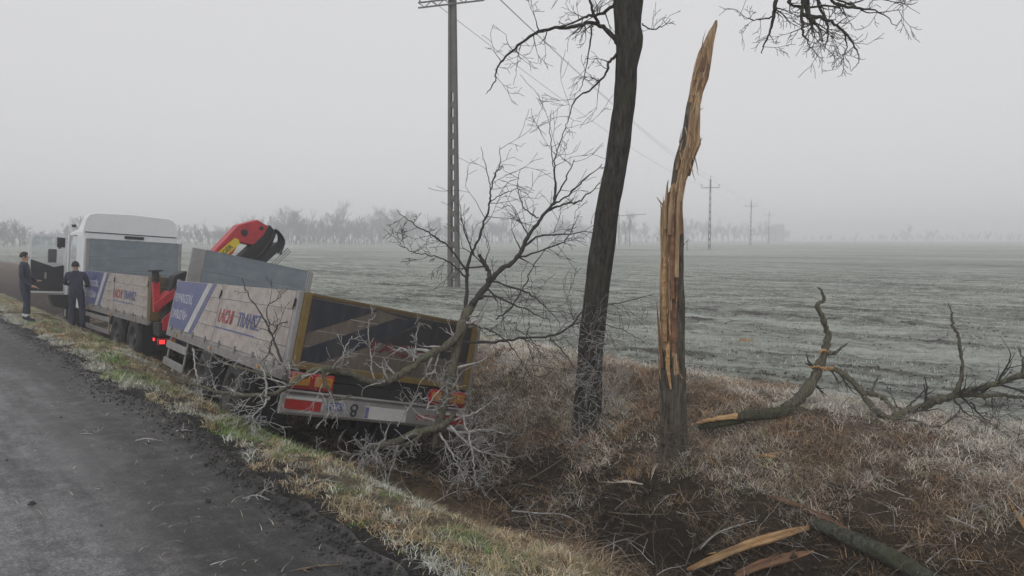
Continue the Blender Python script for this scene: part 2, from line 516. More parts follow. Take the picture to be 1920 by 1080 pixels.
# ================================================================== GRASS AND GROUND COVER (stuff)
rngn = np.random.default_rng(7)
def blades(name, s, t, z, h, wd, lean, col, label, cat, sunk=.01, curl=.6, lie=None):
    """one mesh of bent blades. s,t,z,h,wd,lean: arrays; col (n,3)"""
    n = len(s)
    x = s * U.x + t * N.x; y = s * U.y + t * N.y
    az = rngn.uniform(0, 2 * np.pi, n)
    ax = rngn.uniform(0, 2 * np.pi, n)
    dx, dy = np.cos(az), np.sin(az)
    wx, wy = np.cos(ax) * wd * .5, np.sin(ax) * wd * .5
    l1 = lean * .35; l2 = lean
    p0 = np.stack([x, y, z - sunk], -1)
    p1 = p0 + np.stack([dx * h * l1, dy * h * l1, h * .62 * np.sqrt(np.clip(1 - l1 * l1, .05, 1))], -1)
    p2 = p1 + np.stack([dx * h * l2, dy * h * l2, h * .5 * (1 - curl * l2)], -1)
    W = np.stack([wx, wy, np.zeros(n)], -1)
    V = np.stack([p0 - W, p0 + W, p1 - W * .8, p1 + W * .8, p2], 1).reshape(-1, 3)
    b0 = np.arange(n) * 5
    F = np.concatenate([np.stack([b0, b0 + 1, b0 + 3], -1), np.stack([b0, b0 + 3, b0 + 2], -1), np.stack([b0 + 2, b0 + 3, b0 + 4], -1)])
    me = np_mesh(name, V, F)
    ca = me.color_attributes.new('tint', 'FLOAT_COLOR', 'POINT')
    cc = np.concatenate([np.repeat(col, 5, 0), np.ones((n * 5, 1))], 1).astype(np.float32)
    ca.data.foreach_set('color', cc.ravel())
    m = MATS.get('blade_tint')
    if not m:
        m, nd, lk, b = new_mat('blade_tint')
        a = nd.new('ShaderNodeAttribute'); a.attribute_name = 'tint'
        lk.new(a.outputs['Color'], b.inputs['Base Color']); b.inputs['Roughness'].default_value = .8
        b.inputs['Specular IOR Level'].default_value = .2
        MATS['blade_tint'] = m
    me.materials.append(m)
    return tag(link(name, me), label, cat, kind='stuff')

def palette(n, cols, wts, jit=.18):
    k = rngn.choice(len(cols), n, p=np.array(wts) / sum(wts))
    c = np.array(cols)[k] * (1 + rngn.normal(0, jit, (n, 1)))
    return np.clip(c, .01, .9)

def scatter(n, smin, smax, tmin, tmax, bias=1.0):
    s = smin + (smax - smin) * rngn.random(n) ** bias
    t = rngn.uniform(tmin, tmax, n)
    return s, t
def tufts(s, t, k, spread):
    """k blades round each tuft centre; returns blade s, t and the tuft index"""
    i = np.repeat(np.arange(len(s)), k)
    return s[i] + rngn.normal(0, 1, len(i)) * spread[i], t[i] + rngn.normal(0, 1, len(i)) * spread[i], i
FROST = (.45, .465, .42); STRAW = (.42, .345, .215); GREEN = (.17, .25, .08); PALE = (.46, .42, .33); BROWN = (.22, .165, .115); PINK = (.42, .345, .30); OLIVE = (.26, .26, .14); DARK = (.10, .075, .052); WARM = (.36, .235, .135)

# verge grass in tufts: frosted near the asphalt, straw and green further down
s, t = scatter(17000, 1.2, 40, 2.45, 4.5, 2.2)
shift = .32 * np.clip((s - 11) / 8, 0, 1)
ed = 2.52 + .10 * np.clip((s - 4) / 4, 0, 1) + .30 * (fbm(s * .55, s * 0 + 3, 31, 4) - .5) + .26 * (vn(s * 2.1, s * 0, 42) - .5)
edge_out = 4.2 + .6 * (fbm(s * .9, t * .3, 43, 2) - .5) + shift
dens = fbm(s * 2.6, t * 2.6, 44, 3)
keep = (t > ed) & (t < edge_out) & (dens > .48 - .20 * rngn.random(len(s)))
s, t, dens = s[keep], t[keep], dens[keep]
n = len(s); q = t - 2.5
fz = fbm(s * 1.0, t * 1.6, 45, 3) + .15 * np.clip((.45 - q) / .4, -1, 1) + .08 * np.clip((s - 8) / 8, 0, 1) + .16 * np.exp(-((s - 3.0) / 1.1) ** 2) * np.clip((.6 - q) / .4, -.5, 1)
gz = fbm(s * 1.3, t * 1.6, 46, 3)
rr = rngn.normal(0, .06, n)
cf = palette(n, [FROST, PALE, OLIVE], [6, 2, 1.4], .2)
cs = palette(n, [STRAW, PALE, BROWN, OLIVE, WARM], [4, 2, 2.4, 1.6, 1.5], .25)
cg = palette(n, [GREEN, OLIVE, FROST], [6, 3, 1], .25)
tc_ = np.where((fz + rr > .565)[:, None], cf, np.where((gz + rr > .62)[:, None], cg, cs))
th_ = rngn.uniform(.03, .085, n) * (.5 + dens) * np.where(gz > .62, 1.35, 1)
bs, bt, bi = tufts(s, t, 13, rngn.uniform(.012, .035, n) * (1 + s / 30))
m_ = len(bs)
blades('verge_grass', bs, bt, Z(bs, bt), th_[bi] * rngn.uniform(.5, 1.2, m_), .004 + .0012 * bs / 4, rngn.uniform(.3, 1.5, m_), np.clip(tc_[bi] * rngn.uniform(.75, 1.45, (m_, 1)), .01, .9),
       'frosted green and straw coloured grass along the edge of the road', 'grass', curl=.65)

# bank: matted dry grass in clumps
s, t = scatter(26000, -1.0, 34, 6.0, 8.75, 1.9)
dens = fbm(s * 1.8, t * 2.2, 54, 3)
keep = (dens + .24 * np.clip((t - 6.7) / .5, -1, 1) > .58 - .26 * rngn.random(len(s)))
s, t, dens = s[keep], t[keep], dens[keep]; n = len(s)
fz = fbm(s * .8, t * 1.1, 55, 3) + .18 * np.clip((t - 7.8) / .5, -1, 1)
cz = fbm(s * 1.7, t * 1.7, 56, 3)
cb = palette(n, [PINK, PALE, BROWN, (.35, .31, .26), OLIVE, DARK], [3, 3, 2.6, 4, .9, 1.6], .25)
cw = palette(n, [WARM, BROWN, DARK, (.30, .24, .19)], [3, 3, 2, 3], .25)
cf = palette(n, [(.55, .52, .48), PINK, PALE], [5, 2, 3], .2)
tc_ = np.where((fz + rngn.normal(0, .07, n) > .655)[:, None], cf, np.where((cz + rngn.normal(0, .05, n) > .545)[:, None], cw, cb))
tc_ = tc_ * np.where(s > 4.5, 1.22, 1.05)[:, None]
th_ = rngn.uniform(.05, .14, n) * (.45 + dens) * np.where(s > 5, 1.2, 1)
bs, bt, bi = tufts(s, t, 12, rngn.uniform(.015, .05, n) * (1 + np.clip(s, 0, 40) / 30))
m_ = len(bs)
blades('bank_grass', bs, bt, Z(bs, bt), th_[bi] * rngn.uniform(.5, 1.25, m_), .0045 + .0011 * np.clip(bs, 1, 40) / 4, rngn.uniform(.5, 2.0, m_), np.clip(tc_[bi] * rngn.uniform(.7, 1.6, (m_, 1)), .01, .9),
       'matted dry brown and pinkish grass on the bank of the ditch', 'grass', curl=.5)

# roots and torn straw mats in the churned ditch
s, t = scatter(5200, .3, 16, 4.0, 6.7, 1.5)
dens = fbm(s * 1.5, t * 2.4, 64, 3)
keep = (dens > .44 + .16 * rngn.random(len(s))) & ~((np.abs(t - 5.75 - .25 * (vn(s * 1.1, s * 0, 65) - .5)) < .40) & (s < 5.5) & (rngn.random(len(s)) < .93)); s, t = s[keep], t[keep]; n = len(s)
tc_ = palette(n, [BROWN, DARK, WARM, (.30, .24, .16)], [4, 3, 2.4, 1.8], .3)
bs, bt, bi = tufts(s, t, 11, rngn.uniform(.02, .06, n)); m_ = len(bs)
blades('ditch_straw', bs, bt, Z(bs, bt), rngn.uniform(.05, .20, m_), .0042 + .001 * bs / 4, rngn.uniform(.7, 2.0, m_), np.clip(tc_[bi] * rngn.uniform(.6, 1.3, (m_, 1)), .01, .9),
       'torn brown straw and rootlets in the churned ditch', 'straw', curl=.6)

# frosted seedlings on the field
s, t = scatter(150000, 0, 46, 8.5, 8.6, 1.6)
t = 8.5 + 34 * rngn.random(len(s)) ** 1.9
cr = (s * math.cos(R(11)) * 0 + (t * math.cos(R(11)) + s * math.sin(R(11)))) / .26
row = np.abs(cr - np.round(cr))
dens = fbm(s * .7, t * 1.4, 74, 3)
keep = (bare(s, t) < .15 + .5 * rngn.random(len(s))) & (dens > .40 + .16 * rngn.random(len(s))) & (row < .28 + .3 * rngn.random(len(s)))
s, t = s[keep], t[keep]; n = len(s)
col = palette(n, [(.45, .475, .42), (.34, .37, .31), (.19, .22, .165), (.52, .53, .50)], [4, 4, 1.6, 1.8], .16)
blades('field_seedlings', s, t, Z(s, t), rngn.uniform(.035, .08, n), .007 + .0016 * t / 4, rngn.uniform(.3, 1.2, n), col,
       'frosted green cereal seedlings covering the flat field', 'seedlings', curl=.7)

# black crumbs of asphalt and soil along the road edge; clods on the field
def crumbs(name, s, t, z, r, m, label, cat):
    n = len(s)
    base = np.array([(1, 0, 0), (-1, 0, 0), (0, 1, 0), (0, -1, 0), (0, 0, 1), (0, 0, -1)], float)
    fc = np.array([(0, 2, 4), (2, 1, 4), (1, 3, 4), (3, 0, 4), (2, 0, 5), (1, 2, 5), (3, 1, 5), (0, 3, 5)])
    V = base[None] * (r[:, None, None]) * rngn.uniform(.55, 1.3, (n, 6, 1)) + rngn.normal(0, .15, (n, 6, 3)) * r[:, None, None]
    a = rngn.uniform(0, 6.28, n); ca, sa = np.cos(a)[:, None], np.sin(a)[:, None]
    vx = V[..., 0] * ca - V[..., 1] * sa; vy = V[..., 0] * sa + V[..., 1] * ca
    P = np.stack([vx + (s * U.x + t * N.x)[:, None], vy + (s * U.y + t * N.y)[:, None], V[..., 2] * .8 + z[:, None]], -1)
    F = (fc[None] + (np.arange(n) * 6)[:, None, None]).reshape(-1, 3)
    return tag(link(name, np_mesh(name, P.reshape(-1, 3), F), m=m), label, cat, kind='stuff')
s, t = scatter(42000, .8, 26, 1.3, 3.0, 2.0)
ed = 2.44 + .10 * np.clip((s - 4) / 4, 0, 1) + .34 * (fbm(s * .55, s * 0 + 3, 31, 4) - .5)
keep = rngn.random(len(s)) < np.exp(-((t - ed + .02) / .22) ** 2) + .05
s, t = s[keep], t[keep]
ed = ed[keep]; z = np.where(t < ed, .0, Z(s, t))
crumbs('road_gravel', s, t, z, rngn.uniform(.003, .011, len(s)) * rngn.choice([1, 1, 1, 1.9], len(s)), mat('black_crumb', (.03, .027, .026), .8, .5, 40),
       'black crumbs of asphalt and soil along the ragged road edge', 'gravel')
s, t = scatter(40000, 0, 40, 8.6, 9, 1.4); t = 8.7 + 26 * rngn.random(len(s)) ** 1.7
keep = bare(s, t) > .25 + .4 * rngn.random(len(s)); s, t = s[keep], t[keep]
crumbs('field_clods', s, t, Z(s, t) + .004, rngn.uniform(.008, .026, len(s)), mat('dark_clod', (.06, .054, .048), .9, .5, 12), 'dark clods of ploughed soil between the seedlings', 'soil')
s, t = scatter(5000, .3, 14, 4.6, 6.5, 1.3)
keep = fbm(s * 1.1, t * 1.4, 79, 3) > .47; s, t = s[keep], t[keep]
crumbs('ditch_clods', s, t, Z(s, t) + .004, rngn.uniform(.012, .05, len(s)), mat('ditch_clod', (.04, .028, .019), .85, .5, 12), 'dark wet clods of earth churned up in the ditch', 'soil')

# short bits of straw and frosted grass blown over the road
s, t = scatter(2600, 1.0, 20, .2, 2.8, 1.6)
keep = rngn.random(len(s)) < np.clip((t - .2) / 2.2, .05, 1) ** 1.5 * (.3 + fbm(s * 1.5, t * 2, 81, 3)); s, t = s[keep], t[keep]; n = len(s)
blades('road_straw', s, t, np.full(n, .012), rngn.uniform(.012, .05, n), .003 + .001 * s / 4, rngn.uniform(1.5, 2.6, n), palette(n, [PALE, FROST, STRAW, (.2, .17, .14)], [3, 3, 2, 2]),
       'bits of pale straw scattered over the soiled road edge', 'straw', sunk=.0, curl=.38)

# ================================================================== TRUCK AND TRAILER
MUD = (.16, .13, .10)
M_cream = mat('grimy_white_board', (.40, .365, .345), .5, .16, 5, dirt=(.235, .185, .15), dirt_amt=.7, dirt_scale=3.2, dstretch=(1, 1, 1.6), bmp=.012)
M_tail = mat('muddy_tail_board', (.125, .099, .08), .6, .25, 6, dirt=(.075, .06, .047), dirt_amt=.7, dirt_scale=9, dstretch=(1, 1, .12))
M_blue = mat('blue_panel_paint', (.075, .085, .20), .45, .15, 5, dirt=(.17, .16, .20), dirt_amt=.3, dirt_scale=4)
M_navy = mat('dark_navy_paint', (.013, .017, .028), .5, .2, 5, dirt=(.055, .047, .042), dirt_amt=.5, dirt_scale=8, dstretch=(1, 1, .15))
M_tdark = mat('near_black_panel', (.018, .018, .021), .6, .25, 6, dirt=(.045, .037, .03), dirt_amt=.55, dirt_scale=10, dstretch=(1, 1, .1))
M_wtext = mat('pale_lettering', (.40, .41, .46), .55, .15, 8, dirt=(.16, .17, .26), dirt_amt=.45, dirt_scale=6)
M_stripe = mat('grey_white_stripe', (.42, .42, .42), .5, .2, 6, dirt=(.25, .22, .2), dirt_amt=.45, dirt_scale=5)
M_rtext = mat('red_lettering', (.34, .045, .06), .55, .25, 8, dirt=(.27, .17, .15), dirt_amt=.5, dirt_scale=5)
M_btext = mat('blue_lettering', (.08, .10, .24), .55, .25, 8, dirt=(.21, .19, .20), dirt_amt=.5, dirt_scale=5)
M_grey = mat('grey_headboard', (.155, .19, .215), .5, .16, 3, dirt=(.24, .27, .29), dirt_amt=.4, dirt_scale=3.5, stretch=(.6, 1, 3), bmp=.01)
M_alu = mat('dull_aluminium', (.28, .275, .27), .5, .15, 8, metal=.3, dirt=MUD, dirt_amt=.35)
M_dalu = mat('dirty_rail', (.20, .19, .18), .55, .2, 8, dirt=(.09, .075, .06), dirt_amt=.5)
M_yel = mat('yellow_reflector_tape', (.165, .11, .03), .5, .22, 9, dirt=(.13, .09, .04), dirt_amt=.4, dirt_scale=7)
M_blk = mat('black_chassis', (.016, .016, .017), .65, .3, 7, dirt=(.06, .05, .042), dirt_amt=.3)
M_tyre = mat('tyre_rubber', (.018, .018, .019), .8, .3, 9, dirt=(.05, .044, .038), dirt_amt=.4)
M_rim = mat('dirty_rim', (.07, .066, .062), .55, .25, 9, dirt=(.05, .042, .036), dirt_amt=.5)
M_red = mat('red_crane_paint', (.44, .032, .042), .42, .22, 6, dirt=(.14, .035, .03), dirt_amt=.45, dirt_scale=7)
M_lred = mat('red_lamp_lens', (.34, .02, .022), .3, .25, 30, dirt=(.16, .07, .05), dirt_amt=.4, dirt_scale=12)
M_lamb = mat('amber_lamp_lens', (.40, .18, .03), .3, .3, 40, dirt=(.18, .10, .05), dirt_amt=.4, dirt_scale=12)
M_lit = mat('lit_tail_lamp', (.5, .02, .02), .3, .05, emit=(1, .05, .05, 1.2))
M_white = mat('white_cab_paint', (.66, .68, .69), .32, .06, 3, dirt=(.42, .42, .42), dirt_amt=.2)
M_plate = mat('plate_white', (.50, .50, .49), .5, .1, dirt=MUD, dirt_amt=.3)
M_dark = mat('dark_plastic', (.020, .021, .024), .5, .2)

def frame(left_rear_top, local, yaw, pitch, roll):
    Rm = Matrix.Rotation(yaw, 4, 'Z') @ Matrix.Rotation(pitch, 4, 'X') @ Matrix.Rotation(roll, 4, 'Y')
    return Matrix.Translation(Vector(left_rear_top) - Rm @ Vector(local)) @ Rm

SIDE_L = Matrix(((0, 0, -1, 0), (-1, 0, 0, 0), (0, 1, 0, 0), (0, 0, 0, 1)))   # text plane on the left side: reads front to rear
REAR = Matrix(((1, 0, 0, 0), (0, 0, -1, 0), (0, 1, 0, 0), (0, 0, 0, 1)))      # text plane facing backwards

def share(name, me, parent, loc=(0, 0, 0), rot=None):
    o = bpy.data.objects.new(name, me); C.objects.link(o); o.parent = parent; o.location = loc
    if rot: o.rotation_euler = rot
    return o

def plank_mesh(d, m, ax):
    b = MB().box((0, 0, 0), d); me = b.mesh('plank'); me.materials.append(m); return me

def wheel(parent, x, y, r, side, wd=.30):
    prof = [(r * .58, -wd / 2), (r * .80, -wd / 2), (r * .96, -wd * .42), (r, -wd * .30), (r, -.05), (r * .985, -.04), (r * .985, -.015), (r, -.005), (r, .05), (r * .985, .06), (r * .985, .085), (r, .095), (r, wd * .30), (r * .96, wd * .42), (r * .80, wd / 2), (r * .58, wd / 2)]
    o = MB().lathe(prof, 40).build('wheel', M_tyre, parent, smooth=True)
    o.location = (x, y, r)
    rim = MB()
    q = side * wd / 2
    rim.lathe([(r * .60, q * .98), (r * .56, q * .9), (r * .52, q * .45), (r * .30, q * .15), (r * .27, q * .55), (r * .16, q * .65), (r * .14, q * .95), (.001, q * .97)], 28)
    for k in range(10):
        a = k * math.pi / 5
        rim.box((q * .40, math.cos(a) * r * .40, math.sin(a) * r * .40), (.05, .035, .035))
    ro = rim.build('rim', M_rim, o, smooth=False)
    ro.matrix_parent_inverse = Matrix.Identity(4)
    return o

def arc_guard(parent, x, y, r, wd, a0, a1, name='mudguard'):
    b = MB(); k = 14; vs = []; fs = []
    for i in range(k + 1):
        a = a0 + (a1 - a0) * i / k
        for rr in (r, r + .02):
            for xx in (x - wd / 2, x + wd / 2): vs.append((xx, y + math.cos(a) * rr, .5 + math.sin(a) * rr))
    for i in range(k):
        o = i * 4; p = o + 4
        fs += [(o, o + 1, p + 1, p), (o + 2, p + 2, p + 3, o + 3), (o, p, p + 2, o + 2), (o + 1, o + 3, p + 3, p + 1)]
    return b.add(vs, fs).build(name, M_dark, parent)

def flat_bed(root, L, W, zf, hb, hh, split, hx=0.0):
    w2 = W / 2
    box('bed_floor', (0, L / 2, zf - .06), (W - .10, L - .06, .10), M_dark, root)
    for sx in (-1, 1):
        MB().prism([(sx * (w2 - .05), zf - .15), (sx * (w2 + .004), zf - .15), (sx * (w2 + .004), zf - .035), (sx * (w2 - .012), zf - .006), (sx * (w2 - .05), zf - .006)][::sx], 1, .02, L - .02).build('edge_rail', M_dalu, root)
    rows = 4; ph = hb / rows
    segs = [(.11, split - .05), (split + .05, L - .09)]
    for a, b in segs:
        me = plank_mesh((.028, b - a, ph - .007), M_cream, 0)
        for sx in (-1, 1):
            for k in range(rows): share('plank', me, root, (sx * (w2 - .014), (a + b) / 2, zf + ph * (k + .5)))
    for sx in (-1, 1):
        MB().box((sx * (w2 - .028), split, zf + hb / 2 - .05), (.05, .094, hb + .12)).build('side_post', M_alu, root, bevel=.008)
        MB().box((sx * (w2 - .026), L - .045, zf + hb / 2 - .04), (.05, .085, hb + .12)).build('front_post', M_alu, root, bevel=.008)
    # headboard
    me = plank_mesh((W - .20 - 3 * hx, .035, hh / 4 - .006), M_grey, 1)
    for k in range(4): share('headboard_plank', me, root, (hx * 1.5, L + .03, zf + hh / 4 * (k + .5)))
    for sx in (-1, 1):
        MB().box((sx * (w2 - .055) + hx * (2.2 if sx < 0 else .3), L + .04, zf + hh / 2 - .06), (.09 + hx * 1.6 * (sx < 0), .07, hh + .16)).build('headboard_post', M_alu, root, bevel=.01)
    box('headboard_rail', (hx * 1.5, L + .03, zf + hh + .012), (W - .2 - 3 * hx, .045, .03), M_grey, root)
    # rear posts
    for sx in (-1, 1):
        MB().box((sx * (w2 - .035), .055, zf + hb / 2 - .06), (.065, .10, hb + .12)).build('rear_post', M_alu, root, bevel=.008)
    # dropside latches on the posts, hinges along the rail, a few dents of hardware
    for sx in (-1, 1):
        for y in (.055, split, L - .045):
            MB().box((sx * (w2 + .010), y, zf + hb * .84), (.018, .024, .09)).box((sx * (w2 + .018), y, zf + hb * .78), (.014, .014, .06)).build('latch', M_blk, root)
        hm = MB().box((0, 0, 0), (.02, .07, .10)).mesh('hinge'); hm.materials.append(M_dalu)
        for k in range(8): share('hinge', hm, root, (sx * (w2 + .008), .4 + k * (L - .8) / 7, zf - .005))
        lm = MB().box((0, 0, 0), (.02, .09, .045)).mesh('side_marker'); lm.materials.append(M_lamb)
        for k in range(3): share('side_marker', lm, root, (sx * (w2 + .012), .9 + k * (L - 1.8) / 2, zf - .10))
    # left livery
    def deco(name, poly, m, dx):
        b = MB()
        b.prism([(y, zf + z) for y, z in poly], 0, -w2 - dx, -w2 - .001)
        return b.build(name, m, root)
    e = .01; top = hb - .012; bt = .012
    deco('blue_panel', [(L - .11, bt), (L - .11, top), (.645 * L, top), (.795 * L, bt)], M_blue, .004)
    deco('white_stripe', [(.792 * L, bt), (.642 * L, top), (.595 * L, top), (.742 * L, bt)], M_stripe, .0045)
    deco('blue_stripe', [(.739 * L, bt), (.592 * L, top), (.560 * L, top), (.705 * L, bt)], M_blue, .004)
    def T(y, z): return Matrix.Translation((-w2 - .006, y, zf + z)) @ SIDE_L
    text('lettering', 'FUVAROZÁS,', hb * .26, T(.972 * L, hb * .55), M_wtext, root, wscale=1.06)
    text('lettering', 'DARUZÁS+', hb * .26, T(.972 * L, hb * .22), M_wtext, root, wscale=1.06)
    text('red_lettering', 'LACHI', hb * .32, T(.49 * L, hb * .36), M_rtext, root, shear=.25, wscale=1.0)
    text('blue_lettering', 'TRANSZ', hb * .32, T(.335 * L, hb * .36), M_btext, root, shear=.25, wscale=.95)
    deco('dark_rule', [(.50 * L, hb * .25), (.50 * L, hb * .275), (.20 * L, hb * .275), (.20 * L, hb * .25)], M_btext, .004)

# ---------------------------------------------------------------- the trailer
def make_trailer():
    L, W, zf, hb, hh = 6.55, 2.5, 1.10, .86, 1.50
    root = empty('trailer')
    root.matrix_world = frame(at(562, 545, 8.3), (-1.25, 0, zf + hb), R(35.4), R(-1.6), R(13.0))
    tag(root, 'flatbed trailer with cream dropsides slumped into the ditch, dark blue stripes on its muddy tailgate', 'trailer')
    flat_bed(root, L, W, zf, hb, hh, .50 * L, hx=.10)
    w2 = W / 2
    # tailgate: planks in a yellow taped frame
    rows = 4; ph = (hb - .10) / rows
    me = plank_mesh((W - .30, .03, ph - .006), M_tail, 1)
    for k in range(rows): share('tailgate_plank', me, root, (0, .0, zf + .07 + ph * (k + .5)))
    for sx in (-1, 1): box('tailgate_frame', (sx * (w2 - .11), -.004, zf + hb / 2), (.085, .05, hb), M_yel, root, .006)
    box('tailgate_frame', (0, -.004, zf + .03), (W - .31, .05, .075), M_yel, root, .006)
    box('tailgate_frame', (0, -.003, zf + hb - .02), (W - .31, .045, .04), mat('dark_gold_edge', (.11, .075, .03), .6, .3), root, .006)
    def poly(name, pts, m, d):
        MB().prism([(-w2 + .16 + a * (W - .32), zf + .075 + b * (hb - .12)) for a, b in pts], 1, -.016 - d, -.0155).build(name, m, root)
    poly('blue_stripe', [(.0, .98), (.38, .98), (.0, .44)], M_navy, .003)
    poly('blue_stripe', [(.0, .02), (.0, .20), (.50, .92), (.66, .92), (.40, .44), (.10, .02)], M_navy, .003)
    poly('dark_panel', [(.40, .98), (.66, .90), (.42, .48), (.60, .40), (1, .36), (1, .98)], M_tdark, .004)  # near-black area across the upper right of the tailgate
    text('red_lettering', 'LACHI', .20, Matrix.Translation((-.32, -.022, zf + .31)) @ REAR, mat('dull_red_lettering', (.11, .022, .024), .6, .3), root, shear=.25, wscale=1.5)
    # chassis
    b = MB()
    for sx in (-1, 1):
        b.box((sx * .42, L / 2 + .1, zf - .27), (.10, L + .1, .24))
    for k in range(7): b.box((0, .3 + k * .85, zf - .14), (W - .3, .07, .09))
    b.build('chassis', M_blk, root)
    b = MB()
    b.tube([(-.42, L - .1, zf - .38), (0, L + 1.9, .62)], .06, 8); b.tube([(.42, L - .1, zf - .38), (0, L + 1.9, .62)], .06, 8)
    b.tube([(0, L + 1.8, .62), (0, L + 2.25, .62)], .05, 8)
    b.build('drawbar', M_blk, root)
    for y in (1.95, 3.55):
        MB().tube([(-1.0, y, .5), (1.0, y, .5)], .075, 10).build('axle', M_blk, root)
        for sx in (-1, 1):
            wheel(root, sx * (w2 - .17), y, .50, sx, .31); wheel(root, sx * (w2 - .52), y, .50, sx, .29)
            arc_guard(root, sx * (w2 - .30), y, .56, .60, R(25), R(165))
    # mud flaps
    for sx in (-1, 1):
        fl = box('mud_flap', (sx * (w2 - .30), 1.30, .56), (.60, .02, .78), M_dark, root)
        if sx < 0: text('lettering', 'WE', .17, Matrix.Translation((-w2 + .06, 1.285, .24)) @ REAR, M_wtext, root, wscale=1.1)
    # side guards
    for sx in (-1, 1):
        for z in (.80, .50): box('side_guard_rail', (sx * (w2 - .03), 5.62, z), (.03, 1.60, .13), M_alu, root, .006)
        for y in (4.95, 6.3): box('side_guard_post', (sx * (w2 - .055), y, .74), (.02, .07, .62), M_alu, root)
    # rear bumper and lamps
    b = MB().prism([(-.03, .58), (-.055, .61), (-.055, .80), (-.03, .825), (.02, .825), (.02, .58)], 0, -w2 + .02, w2 - .02)
    b.build('bumper', M_alu, root)
    MB().tube([(-w2 + .05, -.05, .845), (w2 - .05, -.05, .845)], .018, 8).build('bumper_rail', M_alu, root)
    for sx in (-.8, .8): box('bumper_bracket', (sx, .1, .80), (.08, .2, .35), M_blk, root)
    for sx in (-1, 1):
        lc = sx * (w2 - .34)
        MB().box((lc, .01, .965), (.53, .09, .19)).build('lamp_housing', M_lred, root, bevel=.02)
        for k, dx in enumerate((-.16, .14)):
            MB().box((lc + dx * .9, -.045, .972), (.21, .03, .12)).build('lamp_lens', M_lamb, root, bevel=.012)
        box('reflector_plate', (sx * (w2 - .27), -.058, .70), (.42, .006, .11), M_lred, root)
        box('reflector_strip', (sx * (w2 - .27), -.058, .775), (.42, .006, .03), M_plate, root)
    box('small_plate', (-.60, -.058, .72), (.20, .005, .085), M_btext, root)
    text('lettering', 'TIR', .075, Matrix.Translation((-.665, -.062, .695)) @ REAR, M_wtext, root, wscale=1.2)
    ring = MB()
    for r0, z in ((.038, .715), (.03, .65)):
        k = 18
        ring.tube([(-.36 + math.cos(i * 2 * math.pi / k) * r0, -.058, z + .015 + math.sin(i * 2 * math.pi / k) * r0) for i in range(k + 1)], .012, 5, cap=False)
    ring.build('emblem', M_dark, root)
    pl = box('number_plate', (.06, -.060, .69), (.56, .008, .15), M_plate, root, .004)
    box('plate_band', (-.195, -.0655, .69), (.045, .004, .13), M_btext, pl)
    text('red_lettering', 'WECON', .11, Matrix.Translation((.45, -.058, .66)) @ REAR, M_rtext, root, wscale=1.25, shear=.2)
    box('tail_crossmember', (0, .06, zf - .20), (W - .1, .08, .16), M_blk, root)
    return root
trailer = make_trailer()

